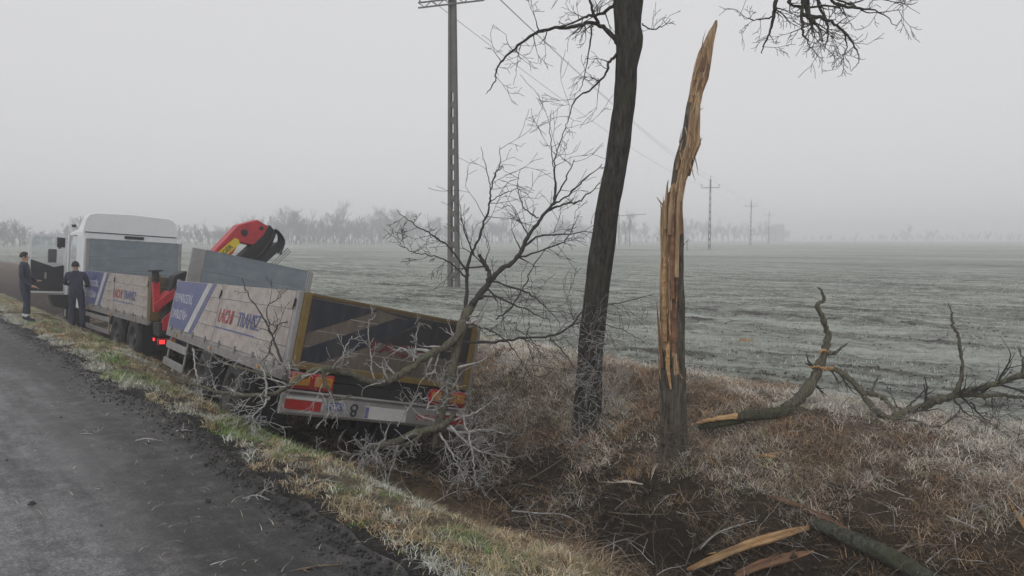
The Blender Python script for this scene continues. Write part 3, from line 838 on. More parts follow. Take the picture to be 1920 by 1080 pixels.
# ---------------------------------------------------------------- the truck
def make_truck():
    L, W, zf, hb, hh = 5.9, 2.5, 1.06, .88, 1.72
    root = empty('crane_truck')
    root.matrix_world = frame(at(281, 519, 15.6), (-1.25, 0, zf + hb), R(41.6), R(-.4), R(4.0))
    tag(root, 'white cabbed flatbed truck with a folded red crane and its driver door open', 'truck')
    flat_bed(root, L, W, zf, hb, hh, .47 * L)
    w2 = W / 2
    for sx in (-1, 1): box('rear_post_tape', (sx * (w2 + .002), .055, zf + hb / 2), (.006, .10, hb + .1), M_yel, root)
    box('tailgate_frame', (-w2 + .12, -.01, zf + hb / 2), (.18, .03, hb + .1), M_yel, root)
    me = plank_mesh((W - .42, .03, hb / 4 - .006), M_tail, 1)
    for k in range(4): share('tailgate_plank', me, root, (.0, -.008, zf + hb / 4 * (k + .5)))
    b = MB()
    for sx in (-1, 1): b.box((sx * .42, 3.6, .86), (.09, 9.4, .26))
    for k in range(9): b.box((0, -.9 + k * .95, .86), (.8, .07, .12))
    b.build('chassis', M_blk, root)
    for y in (1.15, 2.55):
        MB().tube([(-1, y, .5), (1, y, .5)], .08, 10).build('axle', M_blk, root)
        for sx in (-1, 1):
            wheel(root, sx * (w2 - .16), y, .51, sx, .31); wheel(root, sx * (w2 - .50), y, .51, sx, .28)
            arc_guard(root, sx * (w2 - .3), y, .57, .6, R(20), R(160))
    for sx in (-1, 1):
        wheel(root, sx * (w2 - .17), 7.35, .51, sx, .33)
        arc_guard(root, sx * (w2 - .17), 7.35, .58, .38, R(-5), R(185))
        box('mud_flap', (sx * (w2 - .3), .48, .62), (.58, .02, .62), M_dark, root)
        for z in (.78, .48): box('side_guard_rail', (sx * (w2 - .03), 4.75, z), (.03, 3.0, .11), M_alu, root, .006)
        for y in (3.4, 6.1): box('side_guard_post', (sx * (w2 - .06), y, .72), (.02, .07, .6), M_dalu, root)
        box('tail_lamp', (sx * (w2 - .20), -.62, .62), (.36, .07, .13), M_lred, root, .01)
    box('lit_lamp', (-w2 + .10, -.66, .62), (.11, .02, .08), M_lit, root, .008)
    box('lit_lamp', (-w2 - .0, -.45, .66), (.02, .08, .06), M_lit, root)
    box('amber_lamp', (-w2 + .29, -.66, .62), (.14, .02, .09), M_lamb, root)
    box('amber_lamp', (w2 - .29, -.66, .62), (.14, .02, .09), M_lamb, root)
    box('rear_underrun', (0, -.58, .60), (W - .1, .08, .16), M_blk, root)
    MB().tube([(w2 - .35, 4.0, .72), (w2 - .35, 5.6, .72)], .30, 16).build('fuel_tank', M_alu, root)
    # ---- cab: hollow shell of panels
    y0, y1, z0, z1 = 6.30, 8.45, .85, 2.92
    def panel(name, pts, ax, a, b, m=M_white, bv=.03): return MB().prism(pts, ax, a, b).build(name, m, root, bevel=bv)
    panel('cab_rear_wall', [(-1.23, z0), (1.23, z0), (1.23, z1), (-1.23, z1)], 1, y0, y0 + .06)
    panel('cab_side', [(y0 + .06, z0), (y1, z0), (y1 - .25, z1), (y0 + .06, z1)], 0, 1.19, 1.24)
    panel('cab_pillar', [(y0 + .06, z0), (7.05, z0), (7.05, z1), (y0 + .06, z1)], 0, -1.24, -1.19)
    panel('cab_pillar', [(8.22, z0), (y1, z0), (y1 - .25, z1), (8.05, z1)], 0, -1.24, -1.19, bv=.01)
    panel('cab_sill', [(7.05, .55), (8.22, .55), (8.22, z0 + .06), (7.05, z0 + .06)], 0, -1.24, -.9, M_dark)
    panel('cab_floor', [(-1.19, y0 + .06), (1.19, y0 + .06), (1.19, y1), (-1.19, y1)], 2, z0, z0 + .06, M_dark, 0)
    panel('cab_front', [(-1.2, .5), (1.2, .5), (1.2, 1.55), (-1.2, 1.55)], 1, y1, y1 + .08)
    g = MB().add([(-1.15, y1 + .02, 1.56), (1.15, y1 + .02, 1.56), (1.1, y1 - .24, z1), (-1.1, y1 - .24, z1)], [(0, 1, 2, 3)])
    g.build('windscreen', M_glass, root)
    rf = MB()
    secs = [(y0, 1.235, 2.90, 1.14, 3.50), (y0 + .12, 1.235, 2.90, 1.12, 3.54), (7.1, 1.235, 2.90, 1.08, 3.52), (7.9, 1.22, 2.90, 1.0, 3.26), (8.25, 1.18, 2.90, .98, 2.98)]
    vs = []; k = 0
    for y, wa, za, wb, zb in secs:
        zc = za + .08
        r = min(.16, (zb - zc) * .5)
        ring = [(-wa, za), (-wa, zc), (-wb - .02, zb - r), (-wb + r * .35, zb - r * .3), (-wb + r * 1.2, zb), (0, zb + .035), (wb - r * 1.2, zb), (wb - r * .35, zb - r * .3), (wb + .02, zb - r), (wa, zc), (wa, za)]
        vs += [(x, y, z) for x, z in ring]; k = len(ring)
    fs = [(i * k + j, i * k + j + 1, (i + 1) * k + j + 1, (i + 1) * k + j) for i in range(len(secs) - 1) for j in range(k - 1)]
    fs += [tuple(range(k)), tuple(range(4 * k + k - 1, 4 * k - 1, -1))]
    rf.add(vs, fs).build('cab_roof', M_white, root, bevel=.02)
    MB().tube([(-1.2, y0 - .012, 2.985), (1.2, y0 - .012, 2.985)], .012, 6).build('roof_seam', M_dark, root)
    box('roof_vent', (.05, y0 - .012, 2.90), (.50, .03, .08), M_dark, root)
    box('roof_beacon', (-1.16, 7.9, 3.18), (.10, .10, .08), M_dark, root)
    st_ = MB(); st_.box((-.72, 7.3, 1.25), (.5, .5, .18)); st_.box((-.72, 7.02, 1.62), (.5, .14, .75)); st_.box((-.72, 7.0, 2.1), (.28, .1, .22))
    st_.build('seat', mat('dark_seat_cloth', (.03, .03, .034), .9, .2), root, bevel=.05)
    # open door, seen from its trimmed inner side
    dx0, dx1, yd = -2.20, -1.27, 8.22
    d = MB()
    o = [(dx0, 1.20), (dx1, 1.20), (dx1, 2.74), (dx1 - .06, 2.90), (dx0 + .10, 2.90), (dx0 + .03, 2.82), (dx0, 2.50)]
    def strip(pts, wd, name, m, ya, yb):
        s_ = MB(); c_ = Vector((sum(p[0] for p in pts) / len(pts), sum(p[1] for p in pts) / len(pts)))
        inn = [tuple(Vector(p) + (c_ - Vector(p)).normalized() * wd * 1.35) for p in pts]
        k = len(pts)
        vs = [(p[0], ya, p[1]) for p in pts] + [(p[0], ya, p[1]) for p in inn] + [(p[0], yb, p[1]) for p in pts] + [(p[0], yb, p[1]) for p in inn]
        fs = []
        for i in range(k):
            j = (i + 1) % k
            fs += [(i, j, k + j, k + i), (2 * k + i, 3 * k + i, 3 * k + j, 2 * k + j), (i, 2 * k + i, 2 * k + j, j), (k + i, k + j, 3 * k + j, 3 * k + i)]
        s_.add(vs, fs); return s_.build(name, m, root)
    dr = strip(o, .06, 'door', M_white, yd, yd + .07)
    tr = MB().prism([(dx0 + .06, 1.26), (dx1 - .05, 1.26), (dx1 - .05, 2.02), (dx1 - .3, 1.96), (dx0 + .05, 2.16)], 1, yd - .03, yd + .05).build('door_trim', M_dark, dr, bevel=.015)
    MB().add([(dx0 + .05, yd + .03, 2.1), (dx1 - .05, yd + .03, 1.95), (dx1 - .06, yd + .03, 2.84), (dx0 + .09, yd + .03, 2.84)], [(0, 1, 2, 3)]).build('door_window', M_glass, dr)
    box('door_handle', (dx0 + .42, yd - .05, 1.70), (.05, .04, .18), M_alu, dr)
    box('door_corner', (dx1 - .14, yd + .01, 2.68), (.20, .04, .28), M_dark, dr)
    MB().box((dx1 - .30, yd + .32, 2.28), (.22, .12, .40)).build('wing_mirror', M_dark, dr, bevel=.03)
    box('wing_mirror_arm', (dx1 - .14, yd + .22, 2.52), (.05, .3, .04), M_dark, dr)
    MB().prism([(dx1 - .30, .82), (-1.2, .72), (-1.2, 1.16), (dx1 - .42, 1.16)], 1, 8.0, 8.42).build('step_box', M_dark, root)
    # ---- crane behind the bed
    cr = empty('crane', (0, -.42, 0), root)
    cr.rotation_euler = (0, R(-4.0), 0)
    def cb(name, m, mb, bv=.02): return mb.build(name, m, cr, bevel=bv)
    cb('crane_base', M_blk, MB().box((0, 0, .95), (2.3, .42, .28)).box((-.62, 0, 1.25), (.55, .40, .5)))
    cb('crane_column', M_blk, MB().prism([(-1.0, 1.05), (-.55, 1.05), (-.42, 1.75), (-.55, 2.15), (-.80, 2.05), (-1.0, 1.5)], 1, -.17, .17))
    p0, p1 = Vector((-1.02, 0, 1.52)), Vector((.70, 0, 2.96))
    ax = (p1 - p0).normalized(); up = Vector((-ax.z, 0, ax.x))
    def bm(u, v): q_ = p0 + ax * u + up * v; return (q_.x, q_.z)
    BL = (p1 - p0).length
    cb('main_boom', M_red, MB().prism([bm(0, -.10), bm(.25, -.19), bm(1.75, -.19), bm(2.02, -.10), bm(BL - .02, -.36), bm(BL + .30, -.52), bm(BL + .52, -.26), bm(BL + .42, .02), bm(BL + .02, .20), bm(1.3, .10), bm(0, .10)], 1, -.16, .16))
    cb('boom_pin', M_dark, MB().tube([(bm(BL + .0, .0)[0], -.18, bm(BL, .0)[1]), (bm(BL, 0)[0], .18, bm(BL, 0)[1])], .07, 14), 0)
    cb('boom_pin', M_dark, MB().tube([(bm(BL + .36, -.18)[0], -.18, bm(BL + .36, -.18)[1]), (bm(BL + .36, -.18)[0], .18, bm(BL + .36, -.18)[1])], .045, 12), 0)
    cb('lift_cylinder', M_blk, MB().tube([(-.75, -.02, 1.35), (bm(1.55, -.30)[0], -.02, bm(1.55, -.30)[1])], .075, 10), 0)
    # folded outer boom, hydraulic hoses, extensions
    def ob(u, v): q_ = p0 + ax * u + up * v; return Vector((q_.x, 0, q_.z))
    cb('outer_boom', M_blk, MB().prism([(ob(u, v).x, ob(u, v).z) for u, v in [(.5, -.62), (BL + .30, -.62), (BL + .56, -.48), (BL + .56, -.24), (BL + .30, -.32), (.5, -.36)]], 1, -.19, .15))
    cb('boom_extension', M_dark, MB().prism([(ob(u, v).x, ob(u, v).z) for u, v in [(.7, -.84), (BL + .46, -.84), (BL + .46, -.66), (.7, -.66)]], 1, -.14, .10))
    for k in range(5):
        pts = [ob(BL - .1 - .04 * k, -.60 + .03 * k) + Vector((0, -.2 + .07 * k, 0)), ob(BL + .35, -.50 + .05 * k) + Vector((0, -.22 + .08 * k, 0)), ob(BL + .58 + .02 * k, -.40 - .03 * k) + Vector((0, -.2 + .08 * k, 0)), ob(BL + .58, -.72) + Vector((0, -.2 + .08 * k, 0)), ob(BL + .3, -.90 + .02 * k) + Vector((0, -.18 + .08 * k, 0))]
        pp, rr_ = catmull([(p, .022) for p in pts], 4)
        cb('hydraulic_hose', M_dark, MB().tube(pp, rr_, 6), 0)
    for k in range(3):
        q0, q1 = ob(.9, -.92 - .05 * k), ob(BL + .55, -.92 - .05 * k)
        cb('extension_rod', M_alu, MB().tube([q0 + Vector((0, -.16, 0)), q1 + Vector((0, -.16, 0))], .014, 6), 0)
    cb('outer_bracket', M_red, MB().prism([(ob(u, v).x, ob(u, v).z) for u, v in [(1.55, -.44), (1.85, -.44), (1.80, -.68), (1.60, -.68)]], 1, -.21, -.18), 0)
    yb = mat('yellow_decal', (.60, .47, .03), .5, .1)
    cb('boom_decal', yb, MB().prism([bm(1.10, -.125), bm(2.00, -.125), bm(2.04, -.04), bm(2.00, .045), bm(1.10, .045)], 1, -.166, -.162), 0)
    Mt = Matrix.Translation((bm(1.15, -.088)[0], -.168, bm(1.15, -.088)[1])) @ Matrix.Rotation(-math.atan2(ax.z, ax.x), 4, 'Y') @ REAR
    text('boom_lettering', 'PALFINGER', .14, Mt, M_dark, cr, wscale=.98)
    # stabiliser leg and its cylinder
    cb('stabiliser_leg', M_red, MB().box((-1.12, .0, 1.62), (.13, .13, .62)), .01)
    cb('stabiliser_ram', M_blk, MB().tube([(-1.12, 0, 1.9), (-1.12, 0, 2.14)], .07, 10).box((-1.12, 0, 2.16), (.24, .16, .03)), 0)
    cb('lower_arm', M_red, MB().prism([(-1.22, 1.50), (-.30, 2.16), (-.27, 2.02), (-1.16, 1.34)], 1, -.23, -.19), .01)
    cb('lower_arm', M_red, MB().prism([(-1.08, 1.16), (-.74, 1.46), (-.66, 1.36), (-.90, .98), (-1.08, .92)], 1, -.225, -.185), .01)
    return root

def glass_mat():
    m, nd, lk, b = new_mat('tinted_glass')
    b.inputs['Base Color'].default_value = (.75, .82, .84, 1); b.inputs['Roughness'].default_value = .08
    b.inputs['Transmission Weight'].default_value = .9; b.inputs['IOR'].default_value = 1.1
    return m
M_glass = glass_mat()
truck = make_truck()

# ================================================================== PEOPLE
M_cloth = mat('navy_work_cloth', (.028, .033, .058), .85, .45, 11, bmp=.05, stretch=(1, 1, .5))
M_skin = mat('skin', (.36, .22, .16), .6, .08)
M_hair = mat('dark_hair', (.02, .016, .013), .8, .2)
M_shoe = mat('black_boot', (.012, .012, .012), .6, .2)
M_refl = mat('reflective_band', (.55, .56, .58), .4, .1)

def person(loc, yaw, label, band=False, arm_l=None, arm_r=None, step=.0, lean=0.0):
    """figure faces local +y; joints in metres"""
    J = {'pel': (0, 0, .95), 'spine': (0, .01 + lean * .2, 1.12), 'chest': (0, .0 + lean * .5, 1.33), 'neck': (0, .0 + lean * .7, 1.50), 'chin': (0, .025 + lean * .8, 1.565), 'head': (0, .02 + lean * .85, 1.655), 'crown': (0, .0 + lean * .85, 1.745),
         'face': (0, .06 + lean * .85, 1.63)}
    rad = {'pel': (.165, .125), 'spine': (.155, .115), 'chest': (.185, .125), 'neck': (.060, .062), 'chin': (.062, .072), 'head': (.082, .098), 'crown': (.045, .055), 'face': (.06, .05)}
    E = [('pel', 'spine'), ('spine', 'chest'), ('chest', 'neck'), ('neck', 'chin'), ('chin', 'head'), ('head', 'crown')]
    del J['face'], rad['face']
    for sgn, nm, arm in ((-1, 'l', arm_l), (1, 'r', arm_r)):
        a = arm or [(sgn * .25, -.03, 1.16), (sgn * .24, .12, .94), (sgn * .20, .22, .92)]
        J['sh' + nm] = (sgn * .19, lean * .6, 1.43); J['el' + nm], J['wr' + nm], J['ha' + nm] = a
        rad['sh' + nm] = (.075, .075); rad['el' + nm] = (.056, .056); rad['wr' + nm] = (.042, .042); rad['ha' + nm] = (.035, .045)
        fy = sgn * step
        J['hip' + nm] = (sgn * .10, 0, .88); J['kn' + nm] = (sgn * .115, .03 + fy * .5, .50); J['an' + nm] = (sgn * .12, -.02 + fy, .10); J['to' + nm] = (sgn * .14, .17 + fy, .045)
        rad['hip' + nm] = (.105, .11); rad['kn' + nm] = (.078, .082); rad['an' + nm] = (.062, .066); rad['to' + nm] = (.045, .04)
        E += [('chest', 'sh' + nm), ('sh' + nm, 'el' + nm), ('el' + nm, 'wr' + nm), ('wr' + nm, 'ha' + nm), ('pel', 'hip' + nm), ('hip' + nm, 'kn' + nm), ('kn' + nm, 'an' + nm), ('an' + nm, 'to' + nm)]
        w_ = Vector(J['ha' + nm]); dr = (w_ - Vector(J['wr' + nm])).normalized()
        sd_ = Vector((0, 0, 1)).cross(dr); sd_ = sd_.normalized() if sd_.length > .1 else Vector((1, 0, 0))
        for k in range(4):
            b0 = w_ + dr * .03 + sd_ * (k - 1.5) * .019; ln = (.075, .085, .08, .062)[k]
            J[f'f{nm}{k}'] = tuple(b0 + dr * ln * .5); J[f'g{nm}{k}'] = tuple(b0 + dr * ln * .9 + Vector((0, 0, -.03)))
            rad[f'f{nm}{k}'] = (.0095, .0095); rad[f'g{nm}{k}'] = (.008, .008)
            E += [('ha' + nm, f'f{nm}{k}'), (f'f{nm}{k}', f'g{nm}{k}')]
        J['th' + nm] = tuple(w_ - sd_ * sgn * .05 + dr * .03); rad['th' + nm] = (.011, .011); E.append(('ha' + nm, 'th' + nm))
    keys = list(J)
    me = bpy.data.meshes.new('person'); me.from_pydata([J[k] for k in keys], [(keys.index(a), keys.index(b)) for a, b in E], [])
    tmp = bpy.data.objects.new('skin_tmp', me); C.objects.link(tmp)
    sk = tmp.modifiers.new('skin', 'SKIN'); sk.use_smooth_shade = True
    for i, k in enumerate(keys):
        me.skin_vertices[0].data[i].radius = rad[k]; me.skin_vertices[0].data[i].use_root = (k == 'pel')
    ss = tmp.modifiers.new('sub', 'SUBSURF'); ss.levels = 2; ss.render_levels = 2
    bpy.context.view_layer.update()
    body = bpy.data.meshes.new_from_object(tmp.evaluated_get(bpy.context.evaluated_depsgraph_get()))
    bpy.data.objects.remove(tmp)
    for m in (M_cloth, M_skin, M_shoe, M_refl): body.materials.append(m)
    hl, hr = Vector(J['hal']), Vector(J['har'])
    for p in body.polygons:
        c = p.center; mi = 0
        if c.z > 1.515: mi = 1
        elif min((c - hl).length, (c - hr).length) < .075 or min((c - hl).length, (c - hr).length) < .17 and c.z < 1.0 and abs(c.x) > .14 and (c.y > .2): mi = 1
        elif c.z < .085: mi = 2
        elif band and .17 < c.z < .225: mi = 3
        p.material_index = mi; p.use_smooth = True
    o = bpy.data.objects.new('person', body); C.objects.link(o)
    o.location = loc; o.rotation_euler = (0, 0, yaw)
    hx = J['head']
    hb = MB(); vs = []; fs = []
    nu, nv = 14, 8
    for i in range(nv + 1):
        ph = math.pi * .58 * i / nv
        for j in range(nu):
            th = 2 * math.pi * j / nu
            x, y, z = math.sin(ph) * math.cos(th), math.sin(ph) * math.sin(th), math.cos(ph)
            if y > .45 and z < .45: y, z = y * .75, max(z, .35)
            vs.append((hx[0] + x * .092, hx[1] - .008 + y * .108, hx[2] + .01 + z * .115))
    for i in range(nv):
        for j in range(nu): fs.append((i * nu + j, i * nu + (j + 1) % nu, (i + 1) * nu + (j + 1) % nu, (i + 1) * nu + j))
    hb.add(vs, fs).build('hair', M_hair, o, smooth=True)
    # nose, ears and a collar
    MB().prism([(hx[1] + .085, hx[2] + .01), (hx[1] + .118, hx[2] - .035), (hx[1] + .085, hx[2] - .04)], 0, -.012, .012).build('nose', M_skin, o, bevel=.004)
    for s_ in (-1, 1): MB().box((hx[0] + s_ * .088, hx[1] + .0, hx[2] - .02), (.018, .035, .055)).build('ear', M_skin, o, bevel=.007)
    nk = J['neck']
    MB().tube([(nk[0], nk[1], nk[2] - .03), (nk[0], nk[1], nk[2] + .03)], [.085, .078], 16, cap=False).build('collar', M_cloth, o, smooth=True)
    tag(o, label, 'person', 'people by the open cab door')
    return o
p = hit(50, 604); p.z = ground_z(p.x, p.y) - .01
person(p, R(-70), 'person in navy work clothes with reflective ankle bands, left of the open cab door', band=True,
       arm_l=[(-.25, .02, 1.16), (-.20, .22, 1.02), (-.10, .29, 1.03)], arm_r=[(.25, -.02, 1.15), (.22, .16, .93), (.19, .24, .90)], step=.06)
p = hit(146, 616); p.z = ground_z(p.x, p.y) - .01
person(p, R(25), 'person in navy clothes facing the cab between the open door and blue panel',
       arm_l=[(-.26, .05, 1.2), (-.20, .27, 1.16), (-.15, .35, 1.2)], arm_r=[(.26, .05, 1.18), (.21, .25, 1.10), (.17, .33, 1.12)], step=-.05)

# ================================================================== TREES
def bark_mat(name, dark, light, moss=None, moss_amt=.3, scale=1.0, rough=.9):
    m, nd, lk, b = new_mat(name)
    n1 = noise_node(nd, lk, 24 * scale, 8, .72, stretch=(1, 1, .22))
    n2 = noise_node(nd, lk, 3 * scale, 4, .6)
    c = mixc(nd, lk, ramp(nd, lk, n1.outputs[0], [(.36, 0.0), (.62, 1.0)]).outputs[0], dark, light)
    if moss:
        c = mixc(nd, lk, ramp(nd, lk, n2.outputs[0], [(.62 - moss_amt * .35, 0.0), (.75 - moss_amt * .2, .85)]).outputs[0], c, moss)
    lk.new(c, b.inputs['Base Color']); b.inputs['Roughness'].default_value = rough
    b.inputs['Specular IOR Level'].default_value = .25
    bump(nd, lk, b, n1.outputs[0], 1.0, .035)
    return m
M_bark = bark_mat('rough_dark_bark', (.012, .011, .010), (.085, .078, .064), (.048, .050, .034), .35)
M_twig = mat('dark_twig_bark', (.046, .042, .037), .9, .3, 20)
M_frost = mat('frosted_twig_bark', (.25, .24, .225), .9, .4, 14, dirt=(.55, .55, .54), dirt_amt=.55, dirt_scale=20)
M_limb = bark_mat('lichened_limb_bark', (.055, .05, .038), (.185, .172, .13), (.15, .155, .095), .4, 1.8)
M_brown = mat('brown_twig_bark', (.135, .10, .072), .9, .4, 16, dirt=(.27, .24, .21), dirt_amt=.4, dirt_scale=18)
M_moss = bark_mat('mossy_log_bark', (.025, .025, .016), (.12, .115, .08), (.065, .08, .038), .4, 1.8)

def wood_mat(name='split_wood', lo=(.10, .055, .03), mid=(.37, .245, .135), hi=(.62, .49, .32), stretch=(1, 1, .07), scale=26):
    m, nd, lk, b = new_mat(name)
    n1 = noise_node(nd, lk, scale, 6, .7, stretch=stretch)
    n2 = noise_node(nd, lk, 2.2, 4, .65, stretch=(1.4, 1.4, .6))
    c = ramp(nd, lk, n1.outputs[0], [(.30, lo), (.5, mid), (.70, hi)]).outputs[0]
    c = mixc(nd, lk, ramp(nd, lk, n2.outputs[0], [(.45, 0.0), (.62, .5)]).outputs[0], c, (.15, .09, .055))
    lk.new(c, b.inputs['Base Color']); b.inputs['Roughness'].default_value = .75
    bump(nd, lk, b, n1.outputs[0], .9, .02)
    return m
M_wood = wood_mat()
M_splint = wood_mat('fresh_splinter', (.20, .10, .045), (.42, .25, .11), (.60, .44, .24), (.07, 1, 1), 30)
M_redwood = wood_mat('reddish_inner_bark', (.06, .028, .016), (.17, .085, .045), (.30, .16, .085), (.07, 1, .5), 26)

def interp_cols(rows, ys):
    """rows: (y, left, right) in photo pixels, interpolated"""
    a = np.array(sorted(rows)); return np.interp(ys, a[:, 0], a[:, 1]), np.interp(ys, a[:, 0], a[:, 2])

def trunk_loft(rows, Yd, nring, nang, shape, ylo, yhi):
    """rows give left/right outline; returns verts, faces, ring info"""
    ys = np.linspace(ylo, yhi, nring)
    l, r = interp_cols(rows, ys)
    V = []; info = []
    for i, y in enumerate(ys):
        c = at((l[i] + r[i]) / 2, y, Yd); rad = (r[i] - l[i]) / 2 * Yd / FPX
        for k in range(nang):
            th = 2 * math.pi * k / nang
            kx, ky, off = shape(y, th, c, rad)
            V.append((c.x + math.cos(th) * rad * kx, c.y + math.sin(th) * rad * ky, c.z + off)); info.append((y, th))
    F = []
    for i in range(nring - 1):
        for k in range(nang):
            k2 = (k + 1) % nang
            F.append((i * nang + k, i * nang + k2, (i + 1) * nang + k2, (i + 1) * nang + k))
    F.append(tuple(range(nang))[::-1]); F.append(tuple((nring - 1) * nang + k for k in range(nang)))
    return V, F, info

def N3(x, y, z): return mnoise.noise(Vector((x, y, z)))

# ---------------------------------------------------------------- the standing tree
pb = hit(1100, 795); YT = pb.y
def mk_standing():
    root = empty('standing_tree', pb); 
    tag(root, 'dark leaning tree trunk standing between the trailer and the snapped trunk', 'tree')
    rows = [(860, 1056, 1146), (820, 1064, 1138), (790, 1070, 1131), (700, 1078, 1133), (600, 1086, 1138), (500, 1098, 1150), (400, 1113, 1163), (300, 1131, 1179), (200, 1150, 1193),
            (130, 1153, 1197), (90, 1153, 1206), (70, 1152, 1207), (50, 1151, 1203), (0, 1148, 1208), (-60, 1150, 1205), (-200, 1155, 1202), (-400, 1160, 1196), (-600, 1165, 1188), (-760, 1172, 1180)]
    def shp(y, th, c, rad):
        z = c.z
        rid = abs(N3(math.cos(th) * 6.5, math.sin(th) * 6.5, z * 1.3 + 4)) * .20 + N3(math.cos(th) * 15, math.sin(th) * 15, z * 3.2) * .06 + N3(math.cos(th) * 1.3, math.sin(th) * 1.3, z * 1.5) * .08
        k = .81 + rid
        return k, k, 0
    V, F, _ = trunk_loft(rows, YT, 300, 64, shp, 860, -760)
    mb = MB(); mb.add([Vector(v) - pb for v in V], F); o = mb.build('trunk', M_bark, root, smooth=True)
    rng = random.Random(5); twb = MB()
    def L(px, Y=YT): return [(at(x, y, Y + (e[0] if e else 0)) - pb, r) for x, y, r, *e in px]
    def branch(px, cnt, Lt, lev, a=.2, **kw):
        b = MB(); P, Rr = limb(b, L(px), 6, .02, 6, rng); b.build('branch', M_bark, root, smooth=True)
        sprout(twb, P, Rr, cnt, Lt, lev, rng, a, 1.0, rk=.5, rmin=.003, **kw)
    branch([(1160, 82, .035), (1135, 55, .03), (1112, 43, .026), (1070, 50, .022, -.1), (1010, 60, .019, -.2), (965, 90, .015, -.2), (935, 125, .011, -.3), (926, 155, .008, -.3), (912, 176, .004, -.3)], 15, .34, 2, up=.02, kids=3)
    branch([(1122, 44, .022), (1112, 22, .019), (1105, -10, .016), (1100, -60, .01)], 6, .4, 2)
    branch([(1152, 8, .025), (1130, 25, .02), (1100, 32, .016, -.2), (1060, 48, .012, -.3), (1005, 62, .008, -.4)], 8, .3, 2, kids=3)
    branch([(1158, 100, .022), (1142, 118, .018), (1135, 140, .014, -.1), (1110, 165, .012, -.2), (1080, 185, .009, -.2), (1066, 222, .006, -.2)], 9, .3, 2, kids=3)
    branch([(1110, 50, .012), (1104, 95, .009), (1097, 140, .006), (1086, 170, .004)], 4, .2, 1)
    branch([(1203, 45, .010), (1222, 55, .008, .1), (1243, 48, .006, .2), (1258, 36, .004, .2)], 6, .22, 1)
    # limb that arches to the right above the picture and hangs back into it
    branch([(1180, -420, .12), (1290, -400, .10, -.3), (1400, -300, .085, -.6), (1480, -150, .07, -.9), (1505, -40, .055, -1.0), (1515, 25, .030, -1.05), (1530, 45, .018, -1.1)], 7, .4, 2, a=.75, spread=.9)
    YR = -1.05
    for px in ([(1500, -60, .03), (1460, -10, .024), (1450, 32, .018), (1440, 68, .011), (1428, 100, .005)],
               [(1452, 30, .010), (1428, 36, .007), (1403, 36, .004), (1385, 28, .003)],
               [(1508, -10, .024), (1504, 30, .018), (1506, 62, .012), (1520, 86, .005)],
               [(1505, 30, .022), (1545, 36, .020), (1580, 57, .014), (1603, 88, .009), (1610, 112, .005), (1598, 135, .003)],
               [(1520, -20, .02), (1545, 28, .015), (1552, 70, .009), (1545, 95, .004)],
               [(1580, 55, .012), (1587, 80, .008), (1582, 105, .005), (1570, 125, .003)],
               [(1530, -40, .022), (1560, 2, .018), (1605, 15, .013), (1650, 22, .008), (1682, 50, .003)],
               [(1555, -5, .012), (1600, 10, .009), (1632, 25, .006), (1690, 18, .003)],
               [(1500, -20, .02), (1480, 8, .016), (1560, 12, .010), (1640, -2, .006), (1704, 8, .004)]):
        branch([(x, y, r, YR) for x, y, r in px], 6, .20, 2, a=.1, spread=.9, kids=3)
    # upper crown, out of the picture
    for a in ((1180, -500, 1050, -760, -.5), (1178, -560, 1290, -900, .6), (1176, -620, 1120, -980, .3), (1180, -450, 1000, -560, .9), (1178, -640, 1230, -1000, -.6)):
        x0, y0, x1, y1, dz = a
        branch([(x0, y0, .09), ((x0 + x1) / 2, (y0 * .45 + y1 * .55), .06, dz * .5), (x1, y1, .02, dz)], 9, .8, 2)
    # dead frosted sprigs on the lower trunk
    t2 = MB()
    for _ in range(70):
        y = rng.uniform(600, 800); p = at(rng.uniform(1078, 1132), y, YT) - pb + Vector((0, -.2, 0))
        twig(t2, p, Vector((rng.uniform(-1, 1), -.5, rng.uniform(-.3, .8))), rng.uniform(.15, .45), .005, 2, rng, kids=3)
    tag(t2.build('sprigs', M_frost, root), kind='stuff')
    tag(twb.build('twigs', M_twig, root), kind='stuff')
mk_standing()

